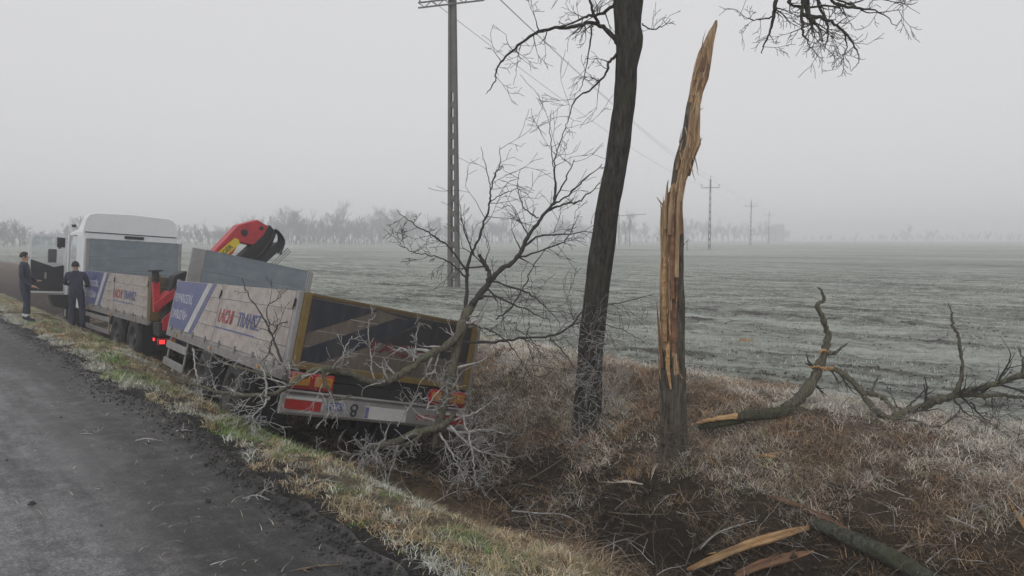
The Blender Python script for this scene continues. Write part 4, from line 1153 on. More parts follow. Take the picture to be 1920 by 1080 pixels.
# ---------------------------------------------------------------- the snapped trunk
ps = hit(1263, 850); YS = ps.y
def mk_stump():
    root = empty('snapped_tree', ps)
    tag(root, 'snapped tree trunk with orange split wood tapering to a jagged tip', 'tree')
    rows = [(900, 1226, 1300), (860, 1234, 1293), (840, 1237, 1289), (780, 1238, 1286), (700, 1236, 1284), (650, 1235, 1284), (600, 1236, 1284), (500, 1238, 1283), (450, 1240, 1281), (400, 1241, 1279), (382, 1242, 1279), (368, 1249, 1281),
            (352, 1257, 1284), (340, 1258, 1286), (300, 1264, 1301), (270, 1272, 1314), (255, 1276, 1311), (200, 1285, 1313), (175, 1291, 1318), (150, 1295, 1327), (125, 1300, 1331), (100, 1308, 1335), (80, 1319, 1338), (62, 1327, 1342), (48, 1336, 1345), (40, 1341, 1345)]
    def shp(y, th, c, rad):
        z = c.z
        g = N3(math.cos(th) * 6, math.sin(th) * 6, z * .7)
        fi = N3(math.cos(th) * 17, math.sin(th) * 17, z * 1.1) 
        sp = N3(math.cos(th) * 3.1, math.sin(th) * 3.1, z * 2.2 + 9)
        if y > 690: k = .95 + abs(N3(math.cos(th) * 5.5, math.sin(th) * 5.5, z * .9)) * .24 + fi * .08
        else:
            k = .93 + g * .20 + fi * .15 + sp * .15 + N3(math.cos(th) * 30, math.sin(th) * 30, z * 1.6) * .07
            if y < 690 and math.cos(th + .7) < .2 and math.sin(th) < .4: k *= .86      # torn hollow in front and on the left
        return k, k * (1 if y > 380 else .62), (fi * .03 if y < 700 else 0)
    V, F, info = trunk_loft(rows, YS, 300, 84, shp, 900, 40)
    mb = MB(); mb.add([Vector(v) - ps for v in V], F)
    o = mb.build('trunk', [M_bark2, M_wood, M_redwood], root, smooth=False)
    nang = 56
    mi = []
    for f in F:
        y, th = info[f[0]]
        c_, s_ = math.cos(th), math.sin(th)
        n_ = N3(c_ * 3, s_ * 3, y * .012) * .5 + N3(c_ * 9, s_ * 9, y * .05) * .35
        m_ = 1
        if y > 700 + 30 * n_ - 40 * (c_ < -.1): m_ = 0
        elif y > 440:
            if c_ > .25 + n_ * .5 and s_ < .6 or s_ > .75: m_ = 0
            elif y > 620 and y < 660 and c_ > -.6: m_ = 2
            elif 500 < y < 620 and -.35 < c_ + n_ * .6 < .1: m_ = 2
            elif 430 < y < 560 and c_ + n_ > .05: m_ = 2
        elif y > 345: m_ = 2 if n_ > .22 else 1
        elif y > 195: m_ = 0 if c_ < -.58 + n_ * .7 else 1
        else: m_ = 2 if n_ > .28 else 1
        mi.append(m_)
    o.data.polygons.foreach_set('material_index', mi)
    rng = random.Random(9)
    def spl(pts, name='splinter', m=M_wood, n=5, rf=None):
        b = MB(); b.tube([at(x, y, YS + dy) - ps for x, y, r, dy in pts], [r for *_, r, dy in [(x, y, r, dy) for x, y, r, dy in pts]], n); b.build(name, m, root)
    spl([(1248, 430, .020, -.1), (1247, 390, .018, -.1), (1251, 352, .012, -.1), (1252, 338, .002, -.1)])
    spl([(1256, 440, .03, -.13), (1257, 395, .026, -.13), (1259, 362, .014, -.12), (1262, 345, .003, -.12)])
    spl([(1240, 470, .012, -.05), (1239, 420, .011, -.05), (1240, 392, .007, -.06), (1238, 382, .002, -.06)])
    spl([(1246, 388, .012, -.1), (1240, 381, .010, -.12), (1231, 369, .003, -.14)])
    spl([(1268, 520, .026, -.16), (1270, 450, .025, -.15), (1272, 380, .02, -.13), (1277, 330, .012, -.1)])
    spl([(1262, 560, .02, -.17), (1260, 500, .022, -.17), (1262, 430, .016, -.16), (1262, 400, .004, -.15)], m=M_redwood)
    spl([(1247, 640, .025, -.11), (1245, 570, .024, -.12), (1246, 500, .02, -.12), (1247, 460, .004, -.12)], m=M_splint)
    spl([(1242, 690, .018, -.1), (1237, 640, .017, -.1), (1234, 600, .010, -.1), (1231, 566, .002, -.1)], 'bark_flap', M_redwood)
    spl([(1258, 730, .010, -.16), (1252, 690, .022, -.15), (1252, 655, .024, -.14), (1254, 640, .006, -.13)], m=M_splint)
    spl([(1268, 690, .006, -.18), (1280, 710, .004, -.2)], m=M_splint)
    spl([(1292, 330, .012, -.03), (1302, 290, .018, -.03), (1310, 268, .012, -.03), (1317, 258, .002, -.03)], 'bark_flap', M_bark2)
    spl([(1304, 222, .008, -.02), (1310, 208, .006, -.02), (1319, 202, .002, -.02)], m=M_bark2)
    spl([(1324, 120, .014, -.02), (1334, 74, .010, -.02), (1345, 38, .001, -.02)])
    spl([(1278, 470, .004, 0), (1284, 456, .003, .0), (1290, 449, .002, 0)], 'twig', M_twig)
    lo_, hi_ = MB(), MB()
    for _ in range(110):
        y = rng.uniform(90, 700); l_, r_ = interp_cols(rows, [y]); x = rng.uniform(l_[0] + 1, r_[0] - 2)
        fx = (x - (l_[0] + r_[0]) / 2) / max(1, (r_[0] - l_[0]) / 2)
        if y > 450 and fx > .25: continue
        Rr = (r_[0] - l_[0]) / 2 * YS / FPX
        p = at(x, y, YS - Rr * math.sqrt(max(.05, 1 - fx * fx)) * (.95 if y > 380 else .6)) - ps
        d_ = Vector((rng.uniform(-.10, .10) + (.0 if y > 360 else .22), -.08 * rng.random(), rng.choice((1, 1, -1))))
        L_ = rng.uniform(.06, .26)
        (lo_ if rng.random() < .4 else hi_).tube([p, p + d_ * L_ * .6, p + d_ * L_ + Vector((rng.uniform(-.02, .02), -.03 * rng.random(), 0))], [.007, .005, .0008], 4)
    tag(hi_.build('fibres', M_splint2, root), kind='stuff'); tag(lo_.build('fibres', M_redwood, root), kind='stuff')
    b = MB()
    for _ in range(26):
        p = at(rng.uniform(1238, 1290), rng.uniform(800, 855), YS) - ps + Vector((0, -.2, 0))
        twig(b, p, Vector((rng.uniform(-1, 1), -.4, rng.uniform(-.1, .9))), rng.uniform(.15, .4), .005, 1, rng, kids=3)
    tag(b.build('sprigs', M_brown, root), kind='stuff')
M_splint2 = mat('pale_wood_fibre', (.50, .36, .20), .8, .3, 20)
M_bark2 = bark_mat('grey_brown_bark', (.03, .025, .02), (.16, .14, .115), (.06, .06, .045), .25, .9)
mk_stump()

# ---------------------------------------------------------------- fallen crown over the trailer tail
def mk_crown():
    base = hit(822, 838); 
    root = empty('fallen_treetop', base)
    tag(root, 'frosted fallen tree crown draped over the tail of the trailer', 'branch')
    rng = random.Random(21)
    frost, dark = MB(), MB()
    def P(px): return [(at(x, y, Y) - base, r) for x, y, Y, r in px]
    def br(px, m, tw, cnt, Lt, lev, a=.1, n=8, lump=.12, **kw):
        b = MB(); pts, rad = limb(b, [(p_, r_ * .86) for p_, r_ in P(px)], 6, .02, n, rng, .18); b.build('branch', m, root, smooth=True)
        if cnt:
            kw.setdefault('kids', 3)
            sprout(tw, pts, rad, max(2, int(cnt * (.72 if tw is frost else .8))), Lt * (.85 if tw is frost else 1), lev, rng, a, 1.0, rmin=.0028 if tw is frost else .0028, kink=.36 if tw is frost else .24, **kw)
    # trunk of the crown
    br([(815, 838, 8.6, .045), (822, 806, 8.62, .058), (835, 745, 8.65, .062), (850, 680, 8.7, .068), (866, 615, 8.8, .078), (880, 575, 8.9, .072)], M_limb, frost, 14, .5, 2, rk=.3)
    br([(878, 585, 8.9, .05), (893, 560, 8.95, .046), (908, 545, 9.0, .04), (917, 520, 9.0, .034), (912, 500, 9.0, .03), (898, 478, 9.0, .022)], M_twig, dark, 5, .4, 2)
    # thick limb across the tailgate
    br([(862, 625, 8.72, .05), (842, 645, 8.65, .054), (800, 668, 8.5, .052), (765, 693, 8.4, .05), (735, 712, 8.28, .05), (705, 718, 8.2, .048), (660, 703, 8.05, .042), (600, 690, 7.92, .038), (560, 712, 7.85, .034), (520, 735, 7.85, .03), (465, 742, 7.95, .024), (400, 732, 8.15, .019), (352, 715, 8.35, .010)], M_limb, frost, 40, .30, 2, kids=3, spread=1.0)
    br([(604, 690, 7.92, .026), (612, 722, 7.85, .022), (632, 748, 7.82, .018), (660, 742, 7.8, .01)], M_limb, frost, 8, .3, 2)
    for px in ([(700, 712, 8.15, .012), (695, 660, 8.15, .01), (690, 612, 8.2, .007), (705, 590, 8.2, .004)], [(640, 695, 8.0, .012), (645, 660, 7.95, .009), (660, 630, 7.95, .005)],
               [(775, 680, 8.4, .012), (780, 640, 8.4, .009), (785, 605, 8.45, .005)], [(745, 800, 8.3, .012), (770, 760, 8.35, .010), (790, 735, 8.4, .006)],
               [(545, 718, 7.85, .011), (543, 690, 7.85, .01), (540, 668, 7.9, .008)]):
        br(px, M_frost, frost, 14, .15, 1, n=5, kids=4)
    # spray in front of the left side and wheels
    br([(530, 732, 7.85, .022), (500, 700, 8.0, .019), (470, 695, 8.1, .016), (420, 680, 8.3, .013), (390, 660, 8.5, .010), (362, 655, 8.7, .008)], M_limb, frost, 13, .24, 2, kids=3, spread=1.1)
    br([(500, 745, 7.8, .016), (497, 715, 7.85, .014), (487, 680, 7.95, .012), (480, 668, 8.0, .008)], M_frost, frost, 12, .22, 2, n=5, spread=1.1)
    br([(505, 745, 7.8, .014), (490, 765, 7.7, .012), (475, 780, 7.65, .008), (470, 800, 7.6, .004)], M_frost, frost, 16, .26, 2, n=5)
    br([(362, 655, 8.6, .010), (366, 690, 8.5, .012), (374, 720, 8.4, .012), (380, 750, 8.3, .008)], M_frost, frost, 14, .24, 2, n=5)
    br([(545, 720, 7.9, .018), (525, 670, 8.15, .017), (510, 628, 8.4, .014), (492, 590, 8.6, .011), (466, 555, 8.8, .008), (455, 522, 9.0, .005)], M_twig, dark, 7, .3, 1, n=6)
    br([(511, 630, 8.4, .009), (525, 608, 8.4, .008), (552, 600, 8.4, .005)], M_twig, dark, 4, .25, 1, n=5)
    br([(508, 626, 8.4, .008), (500, 580, 8.4, .007), (520, 560, 8.4, .005), (540, 540, 8.4, .003)], M_twig, dark, 3, .25, 1, n=5)
    br([(512, 635, 8.35, .010), (505, 660, 8.3, .009), (492, 676, 8.2, .006)], M_twig, dark, 4, .2, 1, n=5)
    # low limb by the bumper, resting on the verge
    br([(850, 775, 8.62, .04), (835, 795, 8.55, .045), (780, 812, 8.4, .05), (720, 835, 8.2, .046), (690, 846, 8.1, .036), (660, 852, 8.05, .024), (610, 849, 7.95, .016), (575, 842, 7.9, .008)], M_limb, frost, 28, .28, 2, a=.25, kids=3, spread=1.1)
    br([(792, 805, 8.4, .022), (786, 818, 8.35, .022), (758, 838, 8.25, .02), (738, 862, 8.1, .016), (712, 882, 7.95, .008)], M_limb, frost, 10, .25, 2, n=6)
    for k in range(26):
        p = at(rng.uniform(672, 725), rng.uniform(838, 852), 8.1) - base
        twig(frost, p, Vector((rng.uniform(-.8, .8), -.5, rng.uniform(-1, 1))), rng.uniform(.12, .32), .007, 1, rng, kids=3)
    # brush to the right of the bumper
    for px in ([(830, 800, 8.6, .025), (870, 812, 8.55, .022), (905, 805, 8.6, .018), (950, 815, 8.7, .010)], [(835, 790, 8.65, .022), (880, 778, 8.7, .018), (910, 762, 8.8, .013), (935, 740, 8.9, .006)],
               [(845, 800, 8.5, .02), (880, 835, 8.4, .016), (915, 850, 8.4, .010), (960, 858, 8.5, .006)], [(825, 812, 8.5, .02), (845, 845, 8.3, .014), (860, 875, 8.2, .009), (873, 905, 8.1, .006)],
               [(868, 780, 8.6, .018), (882, 830, 8.4, .014), (888, 870, 8.3, .011), (893, 908, 8.2, .008)], [(800, 770, 8.5, .014), (812, 745, 8.55, .010), (840, 720, 8.6, .006)]):
        br(px, M_frost, frost, 22, .26, 2, n=5, kids=3, spread=1.2)
    grey = MB()
    for k in range(150):
        p = at(rng.uniform(885, 1020), rng.uniform(745, 870), rng.uniform(8.6, 9.4)) - base
        twig(grey, p, Vector((rng.uniform(-1, 1), rng.uniform(-.6, .6), rng.uniform(-.7, 1))), rng.uniform(.12, .4), .005, 1, rng, kids=3, kink=.3, spread=1.1)
    tag(grey.build('brush', M_brown, root), kind='stuff')
    # rising branches, their backlit darkness against the sky painted into the bark colour
    D = M_twig
    br([(885, 570, 8.9, .042), (905, 545, 9.0, .038), (935, 510, 9.05, .034), (970, 483, 9.1, .03), (995, 437, 9.1, .027), (1018, 405, 9.1, .024), (1040, 372, 9.15, .02), (1039, 317, 9.15, .012), (1043, 287, 9.15, .009), (1058, 245, 9.2, .006), (1066, 221, 9.2, .003)], D, dark, 12, .5, 2, a=.2)
    br([(1039, 320, 9.15, .008), (1034, 285, 9.15, .007), (1031, 240, 9.1, .005), (1033, 207, 9.1, .003)], D, dark, 2, .2, 1, n=5)
    br([(1040, 375, 9.15, .014), (1060, 335, 9.2, .011), (1079, 300, 9.2, .006)], D, dark, 5, .3, 1, n=6)
    br([(1036, 385, 9.15, .016), (1065, 365, 9.1, .013), (1092, 340, 9.05, .010), (1130, 308, 9.0, .005)], D, dark, 7, .3, 1, n=6)
    br([(1030, 395, 9.15, .016), (1062, 382, 9.1, .013), (1085, 378, 9.05, .011), (1110, 358, 9.0, .008), (1132, 338, 9.0, .004)], D, dark, 7, .3, 1, n=6)
    br([(978, 467, 9.1, .018), (1011, 443, 9.05, .014), (1050, 440, 9.0, .011), (1110, 434, 8.95, .005)], D, dark, 9, .35, 2, n=6)
    br([(970, 483, 9.1, .016), (1028, 465, 9.0, .012), (1060, 450, 8.95, .009), (1085, 405, 8.9, .004)], D, dark, 8, .35, 1, n=6)
    br([(1010, 410, 9.1, .012), (985, 390, 9.1, .009), (970, 355, 9.1, .005), (975, 320, 9.1, .003)], D, dark, 4, .3, 1, n=6)
    br([(872, 600, 8.85, .03), (874, 560, 8.9, .026), (876, 517, 8.95, .023), (882, 480, 8.95, .02), (903, 433, 9.0, .017), (918, 383, 9.0, .013), (921, 350, 9.0, .010), (937, 308, 9.0, .006), (937, 272, 9.0, .003)], D, dark, 12, .45, 2, a=.25)
    br([(920, 355, 9.0, .008), (912, 320, 9.0, .007), (902, 275, 9.0, .003)], D, dark, 3, .25, 1, n=5)
    br([(919, 378, 9.0, .008), (950, 362, 9.0, .007), (970, 352, 9.0, .004)], D, dark, 3, .25, 1, n=5)
    br([(880, 517, 8.95, .016), (845, 467, 8.9, .014), (810, 440, 8.85, .011), (778, 421, 8.8, .008), (742, 392, 8.75, .003)], D, dark, 10, .22, 2, n=6)
    br([(872, 520, 8.9, .014), (838, 488, 8.85, .011), (803, 479, 8.8, .008), (770, 470, 8.75, .006), (745, 458, 8.7, .003)], D, dark, 9, .2, 2, n=6)
    br([(890, 480, 8.95, .012), (870, 430, 8.9, .009), (862, 380, 8.9, .004)], D, dark, 6, .3, 1, n=6)
    br([(910, 540, 9.0, .016), (940, 560, 8.9, .013), (985, 580, 8.85, .01), (1030, 600, 8.8, .005)], D, dark, 9, .4, 2, n=6)
    br([(915, 525, 9.0, .016), (980, 545, 9.0, .013), (1005, 560, 9.0, .01), (1052, 605, 8.9, .004)], D, dark, 9, .4, 2, n=6)
    br([(930, 600, 8.9, .012), (960, 575, 8.9, .012), (985, 530, 8.9, .009), (1002, 495, 8.9, .007), (1040, 450, 8.9, .003)], D, dark, 8, .35, 2, n=6)
    br([(860, 640, 8.75, .022), (920, 643, 8.85, .02), (971, 634, 8.95, .018), (1031, 631, 9.0, .016), (1073, 608, 9.0, .013), (1100, 578, 9.0, .010), (1172, 566, 9.0, .007), (1228, 550, 9.0, .003)], D, dark, 18, .45, 2, n=6, a=.2)
    br([(1031, 634, 9.0, .012), (1060, 665, 8.95, .009), (1082, 698, 8.9, .004)], D, dark, 6, .3, 1, n=5)
    br([(1073, 608, 9.0, .010), (1112, 604, 9.0, .008), (1165, 618, 9.0, .006), (1207, 640, 9.0, .003)], D, dark, 6, .3, 1, n=5)
    br([(870, 605, 8.85, .014), (920, 620, 8.8, .012), (960, 650, 8.8, .009), (990, 700, 8.8, .004)], D, dark, 12, .4, 2, n=5)
    tag(frost.build('frosted_twigs', M_frost, root), kind='stuff')
    tag(dark.build('twigs', M_twig, root), kind='stuff')
mk_crown()

# ---------------------------------------------------------------- fallen limb on the crest of the bank, right
def mk_limb():
    base = hit(1440, 795); Yb = base.y
    root = empty('fallen_limb', base)
    tag(root, 'forked fallen limb with upright snapped prongs on the crest of the bank', 'branch')
    rng = random.Random(33); tw = MB()
    def P(px): return [(at(x, y, min(Yb + d, hit(x, y + 6).y - .03)) - base, r) for x, y, d, r in px]
    def br(px, m, cnt=0, Lt=.3, lev=1, n=8, name='branch', **kw):
        b = MB(); pts, rad = limb(b, P(px), 6, .016, n, rng, .2); b.build(name, m, root, smooth=True)
        if cnt: sprout(tw, pts, rad, cnt, Lt, lev, rng, **kw)
    br([(1470, 766, .05, .06), (1500, 745, .05, .066), (1525, 712, .05, .062), (1540, 680, .05, .055), (1548, 655, .05, .044), (1552, 625, .05, .034), (1542, 595, .05, .03), (1532, 572, .05, .026), (1545, 563, .05, .02), (1541, 548, .05, .015), (1534, 538, .05, .006)], M_limb, 3, .25)
    br([(1549, 660, .04, .03), (1565, 662, .0, .022), (1580, 650, -.05, .012), (1588, 645, -.05, .005)], M_limb)
    br([(1516, 690, -.03, .004), (1530, 687, -.02, .014), (1545, 690, -.01, .022), (1560, 692, .0, .022)], M_splint, name='broken_end', n=6)
    br([(1534, 662, .0, .004), (1545, 657, .02, .018), (1556, 660, .02, .012)], M_splint, name='broken_end', n=6)
    br([(1556, 690, .02, .030), (1580, 700, -.05, .034), (1610, 728, -.15, .034), (1625, 750, -.25, .034), (1645, 772, -.35, .03), (1668, 782, -.4, .02), (1730, 792, -.55, .01)], M_limb, 3, .25)
    br([(1615, 738, -.18, .022), (1632, 738, -.2, .028), (1660, 748, -.25, .028), (1680, 775, -.35, .026), (1700, 787, -.4, .02)], M_limb)
    br([(1634, 742, -.2, .018), (1638, 725, -.2, .014), (1650, 702, -.2, .007)], M_limb)
    br([(1676, 780, -.4, .028), (1720, 765, -.5, .046), (1760, 750, -.6, .044), (1810, 735, -.75, .036), (1870, 718, -.9, .03), (1925, 700, -1.05, .026), (1980, 680, -1.2, .015)], M_limb, 9, .4)
    br([(1750, 752, -.6, .03), (1800, 741, -.7, .028), (1870, 741, -.9, .022), (1930, 747, -1.1, .016)], M_limb, 6, .35)
    br([(1792, 735, -.7, .026), (1803, 705, -.7, .02), (1803, 670, -.7, .017), (1797, 630, -.7, .015), (1788, 612, -.7, .016), (1784, 590, -.7, .010), (1778, 568, -.7, .004)], M_limb, 2, .15)
    br([(1916, 705, -1.0, .014), (1918, 675, -1.0, .011), (1910, 650, -1.0, .005)], M_limb)
    br([(1670, 740, -.3, .004), (1690, 768, -.35, .010), (1720, 745, -.4, .010), (1740, 725, -.4, .003)], M_twig, 6, .25)
    br([(1820, 752, -.75, .012), (1840, 780, -.85, .010), (1880, 810, -1.0, .008), (1915, 835, -1.1, .004)], M_twig, 12, .4, 2)
    br([(1790, 750, -.7, .010), (1830, 790, -.9, .008), (1870, 800, -1.0, .004)], M_twig, 12, .35, 2)
    br([(1710, 788, -.5, .010), (1760, 800, -.7, .008), (1800, 770, -.8, .004)], M_twig, 6, .3)
    tag(tw.build('twigs', M_twig, root), kind='stuff')
    lg = empty('mossy_log', hit(1440, 800)); b0 = lg.location.copy()
    tag(lg, 'short thick mossy log lying on the bank at the foot of the fallen limb', 'log')
    b = MB()
    pts, rad = catmull([(at(x, y, Yb - .06) - b0, r) for x, y, r in [(1380, 784, .03), (1395, 780, .052), (1440, 775, .066), (1490, 772, .058), (1510, 773, .044), (1524, 777, .02)]], 7)
    b.tube(pts, rad, 22, rf=lambda i, k, p: 1 + .34 * N3(k * .9, i * .12, 3) + .16 * N3(k * 2.2, i * .3, 8))
    b.build('bark', M_moss, lg, smooth=True)
    b = MB(); pts, rad = limb(b, [(at(x, y, Yb - .05) - b0, r) for x, y, r in [(1296, 797, .006), (1318, 790, .022), (1350, 784, .03), (1384, 780, .04)]], 5, .01, 7, rng); b.build('split_end', M_splint, lg)
    b = MB(); b.tube([at(x, y, Yb + .02) - b0 for x, y in [(1310, 800), (1350, 793), (1395, 785)]], [.035, .05, .05], 10, rf=lambda i, k, p: 1 + .2 * N3(k, i, 1)); b.build('bark', M_moss, lg, smooth=True)
mk_limb()

# ---------------------------------------------------------------- sticks, splinters and broken wood on the ground
rng = random.Random(44)
def ground_stick(name, px, rad, m, label, cat, lift=.0, twn=0, Lt=.2, n=7, twm=None, flat=1.0, dy=None):
    pts = []
    for i, (x, y) in enumerate(px):
        h_ = hit(x, y)
        pts.append(h_)
    # keep a straight, believable depth between the ends, then rest it on the ground
    Y0, Y1 = pts[0].y, pts[-1].y
    P = [at(x, y, Y0 + (Y1 - Y0) * i / (len(px) - 1) - lift) for i, (x, y) in enumerate(px)]
    c = min(P, key=lambda p: p.z)
    base = Vector((c.x, c.y, ground_z(c.x, c.y)))
    root = empty(name, base)
    rr = rad if hasattr(rad, '__len__') else [rad] * len(P)
    b = MB(); Q, Rr = limb(b, [(p - base, r) for p, r in zip(P, rr)], 4, .004, n, rng, .12)
    nm = 'shaft'
    if flat != 1.0:
        b.v = [(x, y, z) for x, y, z in b.v]
    o = b.build(nm, m, root, smooth=n > 6)
    if twn:
        t = MB(); sprout(t, Q, Rr, twn, Lt, 1, rng); tag(t.build('twigs', twm or m, root), kind='stuff')
    return tag(root, label, cat)

def slab(name, px, wd, th, m, label, lift=.0):
    """torn flat strip of wood: angular outline, real thickness, grain along its length"""
    hs_ = [hit(x, y) for x, y in px]
    Y0, Y1 = hs_[0].y, hs_[-1].y
    P, Wd = catmull([(at(x, y, Y0 + (Y1 - Y0) * i / (len(px) - 1) - lift), wd[i]) for i, (x, y) in enumerate(px)], 4)
    base = min(P, key=lambda p: p.z).copy(); base.z = ground_z(base.x, base.y)
    root = empty(name, base)
    ex = (P[-1] - P[0]).normalized(); ey = Vector((.1, -.6, 1)).cross(ex).normalized(); ez = ex.cross(ey)
    Rm = Matrix((ex, ey, ez)).transposed().to_4x4(); Ri = Rm.inverted()
    b = MB(); vs = []; n5 = 7
    a = c_ = 1.0
    for i, p in enumerate(P):
        if i % 2 == 0: a = rng.uniform(.72, 1.15); c_ = rng.uniform(.72, 1.15)
        q = Ri @ (p - base); w_ = Wd[i]; h_ = th * rng.uniform(.75, 1.1)
        for sy, sz in ((-a, -.6), (-a * .92, .35), (-a * .30, .9), (.05, .55), (.42 * c_, 1.0), (c_, .1), (c_ * .4, -.9)):
            vs.append((q.x + rng.uniform(-.01, .01), q.y + sy * w_, q.z + sz * h_))
    fs = [(i * n5 + k, i * n5 + (k + 1) % n5, (i + 1) * n5 + (k + 1) % n5, (i + 1) * n5 + k) for i in range(len(P) - 1) for k in range(n5)]
    fs += [tuple(range(n5))[::-1], tuple((len(P) - 1) * n5 + k for k in range(n5))]
    b.add(vs, fs); o = b.build('splinter', m, root); o.matrix_local = Rm
    for k in range(5):
        i = rng.randrange(1, len(P) - 2); q = Ri @ (P[i] - base); sg = rng.choice((-1, 1))
        d_ = Vector((rng.choice((-1, 1)), sg * .12, .1))
        st0 = q + Vector((0, sg * Wd[i] * .8, th * .4))
        L_ = rng.uniform(.06, .2)
        v = MB().tube([st0, st0 + d_ * L_ * .5, st0 + d_ * L_], [.007, .005, .0008], 4).build('sliver', m, root); v.matrix_local = Rm
    return tag(root, label, 'wood')

slab('split_branch_splinter', [(1290, 1068), (1330, 1050), (1400, 1022), (1470, 1002), (1524, 986)], [.016, .05, .055, .045, .02], .018, M_splint, 'long orange splinter of wood peeled from the grey log, lower right', .05)
slab('bark_strip', [(1378, 1080), (1420, 1062), (1470, 1046), (1528, 1034)], [.03, .05, .05, .02], .02, M_redwood, 'reddish brown strip of bark under the long orange splinter', .0)
slab('brown_splinter', [(1450, 932), (1500, 948), (1550, 972), (1600, 1000)], [.012, .035, .038, .018], .016, M_redwood, 'reddish brown splinter resting across the end of the grey log', .04)
slab('pale_splinter', [(1886, 924), (1905, 960), (1935, 1005)], [.010, .022, .03], .012, M_splint, 'pale orange splinter standing at the right edge of the picture', .03)
slab('red_splinter', [(1075, 842), (1095, 826), (1118, 812)], [.012, .025, .01], .01, M_redwood, 'red brown splinter leaning at the foot of the standing tree', .04)
slab('bark_flake', [(990, 812), (1010, 808), (1032, 820)], [.012, .03, .01], .012, M_redwood, 'reddish bark flake on the bank beside the fallen crown', .03)
slab('wood_chip', [(1385, 640), (1397, 637), (1411, 640)], [.02, .05, .02], .02, M_splint, 'pale wood chip lying out on the frosted field', .01)
slab('wood_chip', [(1424, 856), (1440, 853), (1454, 857)], [.012, .025, .012], .012, M_splint, 'orange wood chip lying on the bank grass behind the splinters', .03)
slab('wood_chip', [(1150, 905), (1175, 903), (1205, 908)], [.006, .014, .008], .008, mat('white_wood', (.50, .44, .36), .7, .2), 'white sliver of wood on the far side of the ditch', .03)
slab('wood_chip', [(1222, 890), (1226, 880), (1232, 868)], [.004, .010, .004], .006, MATS['white_wood'], 'thin white sliver standing below the snapped trunk', .03)
# grey log
hb_ = hit(1600, 1025)
def grey_log():
    P0 = [(1520, 985, .030), (1545, 988, .062), (1600, 1012, .072), (1670, 1045, .076), (1745, 1090, .08), (1800, 1125, .08)]
    Y0, Y1 = hit(1530, 1000).y, hit(1730, 1085).y
    base = hit(1640, 1040); root = empty('grey_log', base)
    tag(root, 'grey green barked log running out of the bottom of the picture', 'log')
    pts, rad = catmull([(at(x, y, Y0 + (Y1 - Y0) * (x - 1530) / 200 - .05) - base, r) for x, y, r in P0], 8)
    MB().tube(pts, rad, 30, rf=lambda i, k, p: .94 + .26 * abs(N3(k * .55, i * .09, 13)) + .14 * N3(k * 1.3, i * .25, 18)).build('bark', M_bark3, root, smooth=True)
    t_ = MB(); sprout(t_, pts, rad, 7, .16, 1, rng); tag(t_.build('twigs', M_brown, root), kind='stuff')
M_bark3 = bark_mat('grey_green_bark', (.028, .03, .022), (.11, .11, .088), (.07, .08, .05), .45, 1.2)
grey_log()
ground_stick('broken_stick', [(828, 897), (850, 910), (880, 925), (930, 938)], [.020, .017, .014, .008], M_brown, 'brown stick with a pale broken end lying at the lip of the ditch', 'stick', .02)
def twiggy(name, px, r, m, label, cnt, Lt, lift=.03, cat='twig'):
    return ground_stick(name, px, [r * (1 - .6 * i / (len(px) - 1)) for i in range(len(px))], m, label, cat, lift, cnt, Lt, 6)
twiggy('fallen_twig', [(960, 958), (1010, 962), (1060, 966), (1100, 990)], .010, M_frost, 'frosted twig with side shoots lying across the near edge of the ditch', 8, .22)
twiggy('fallen_twig', [(1300, 1035), (1330, 1010), (1362, 978), (1372, 960)], .014, M_limb, 'pale green forked stick standing in the ditch left of the long splinter', 4, .2, .06)
twiggy('fallen_twig', [(1312, 1030), (1345, 1000), (1385, 985), (1420, 975)], .010, M_frost, 'thin frosted stick lying beside the forked stick in the ditch', 4, .15, .05)
twiggy('fallen_twig', [(1140, 960), (1200, 965), (1280, 962), (1378, 956)], .008, M_brown, 'long straight brown stem lying across the bottom of the ditch', 3, .15, .05)
twiggy('fallen_twig', [(1272, 690), (1300, 780), (1322, 850), (1350, 905)], .008, M_brown, 'long thin stem leaning against the snapped trunk', 2, .2, .12)
twiggy('fallen_twig', [(1372, 655), (1400, 682), (1440, 712), (1472, 748)], .014, M_brown, 'reddish stick leaning up from the bank left of the forked limb', 2, .15, .0)
twiggy('fallen_twig', [(1735, 1056), (1760, 1035), (1785, 1015), (1784, 996)], .008, M_frost, 'pale crooked twig on the bank above the grey log', 2, .12)
twiggy('fallen_twig', [(1696, 985), (1712, 1015), (1730, 1045)], .008, M_limb, 'short greenish twig lying right of the grey log', 1, .1)
twiggy('fallen_twig', [(1780, 975), (1830, 980), (1880, 965), (1900, 962)], .007, M_frost, 'pale curved twig on the bank near the right edge of the picture', 4, .15)
twiggy('fallen_twig', [(1360, 860), (1390, 872), (1440, 878)], .012, M_limb, 'short grey stick on the bank below the mossy log', 3, .15)
twiggy('fallen_twig', [(1480, 895), (1540, 885), (1600, 870)], .008, M_brown, 'thin brown stick on the middle of the bank', 3, .15)
twiggy('fallen_twig', [(1115, 895), (1140, 880), (1160, 868)], .012, M_limb, 'pale stick on the far side of the ditch under the standing tree', 2, .15)
twiggy('fallen_twig', [(990, 900), (1040, 870), (1075, 845)], .012, M_brown, 'brown stick lying up the ditch side left of the standing tree', 4, .2)
twiggy('fallen_twig', [(388, 1068), (400, 1058), (425, 1052)], .010, M_frost, 'pale curled twig lying on the asphalt at the bottom of the picture', 1, .08, .01)
twiggy('fallen_twig', [(455, 935), (480, 928), (505, 938)], .006, M_frost, 'frosted spray of twigs lying on the dark road edge', 8, .14, .02)
twiggy('fallen_twig', [(575, 912), (600, 900), (640, 905)], .006, M_frost, 'thin pale twig on the crumbled road edge nearest the verge', 4, .12, .02)
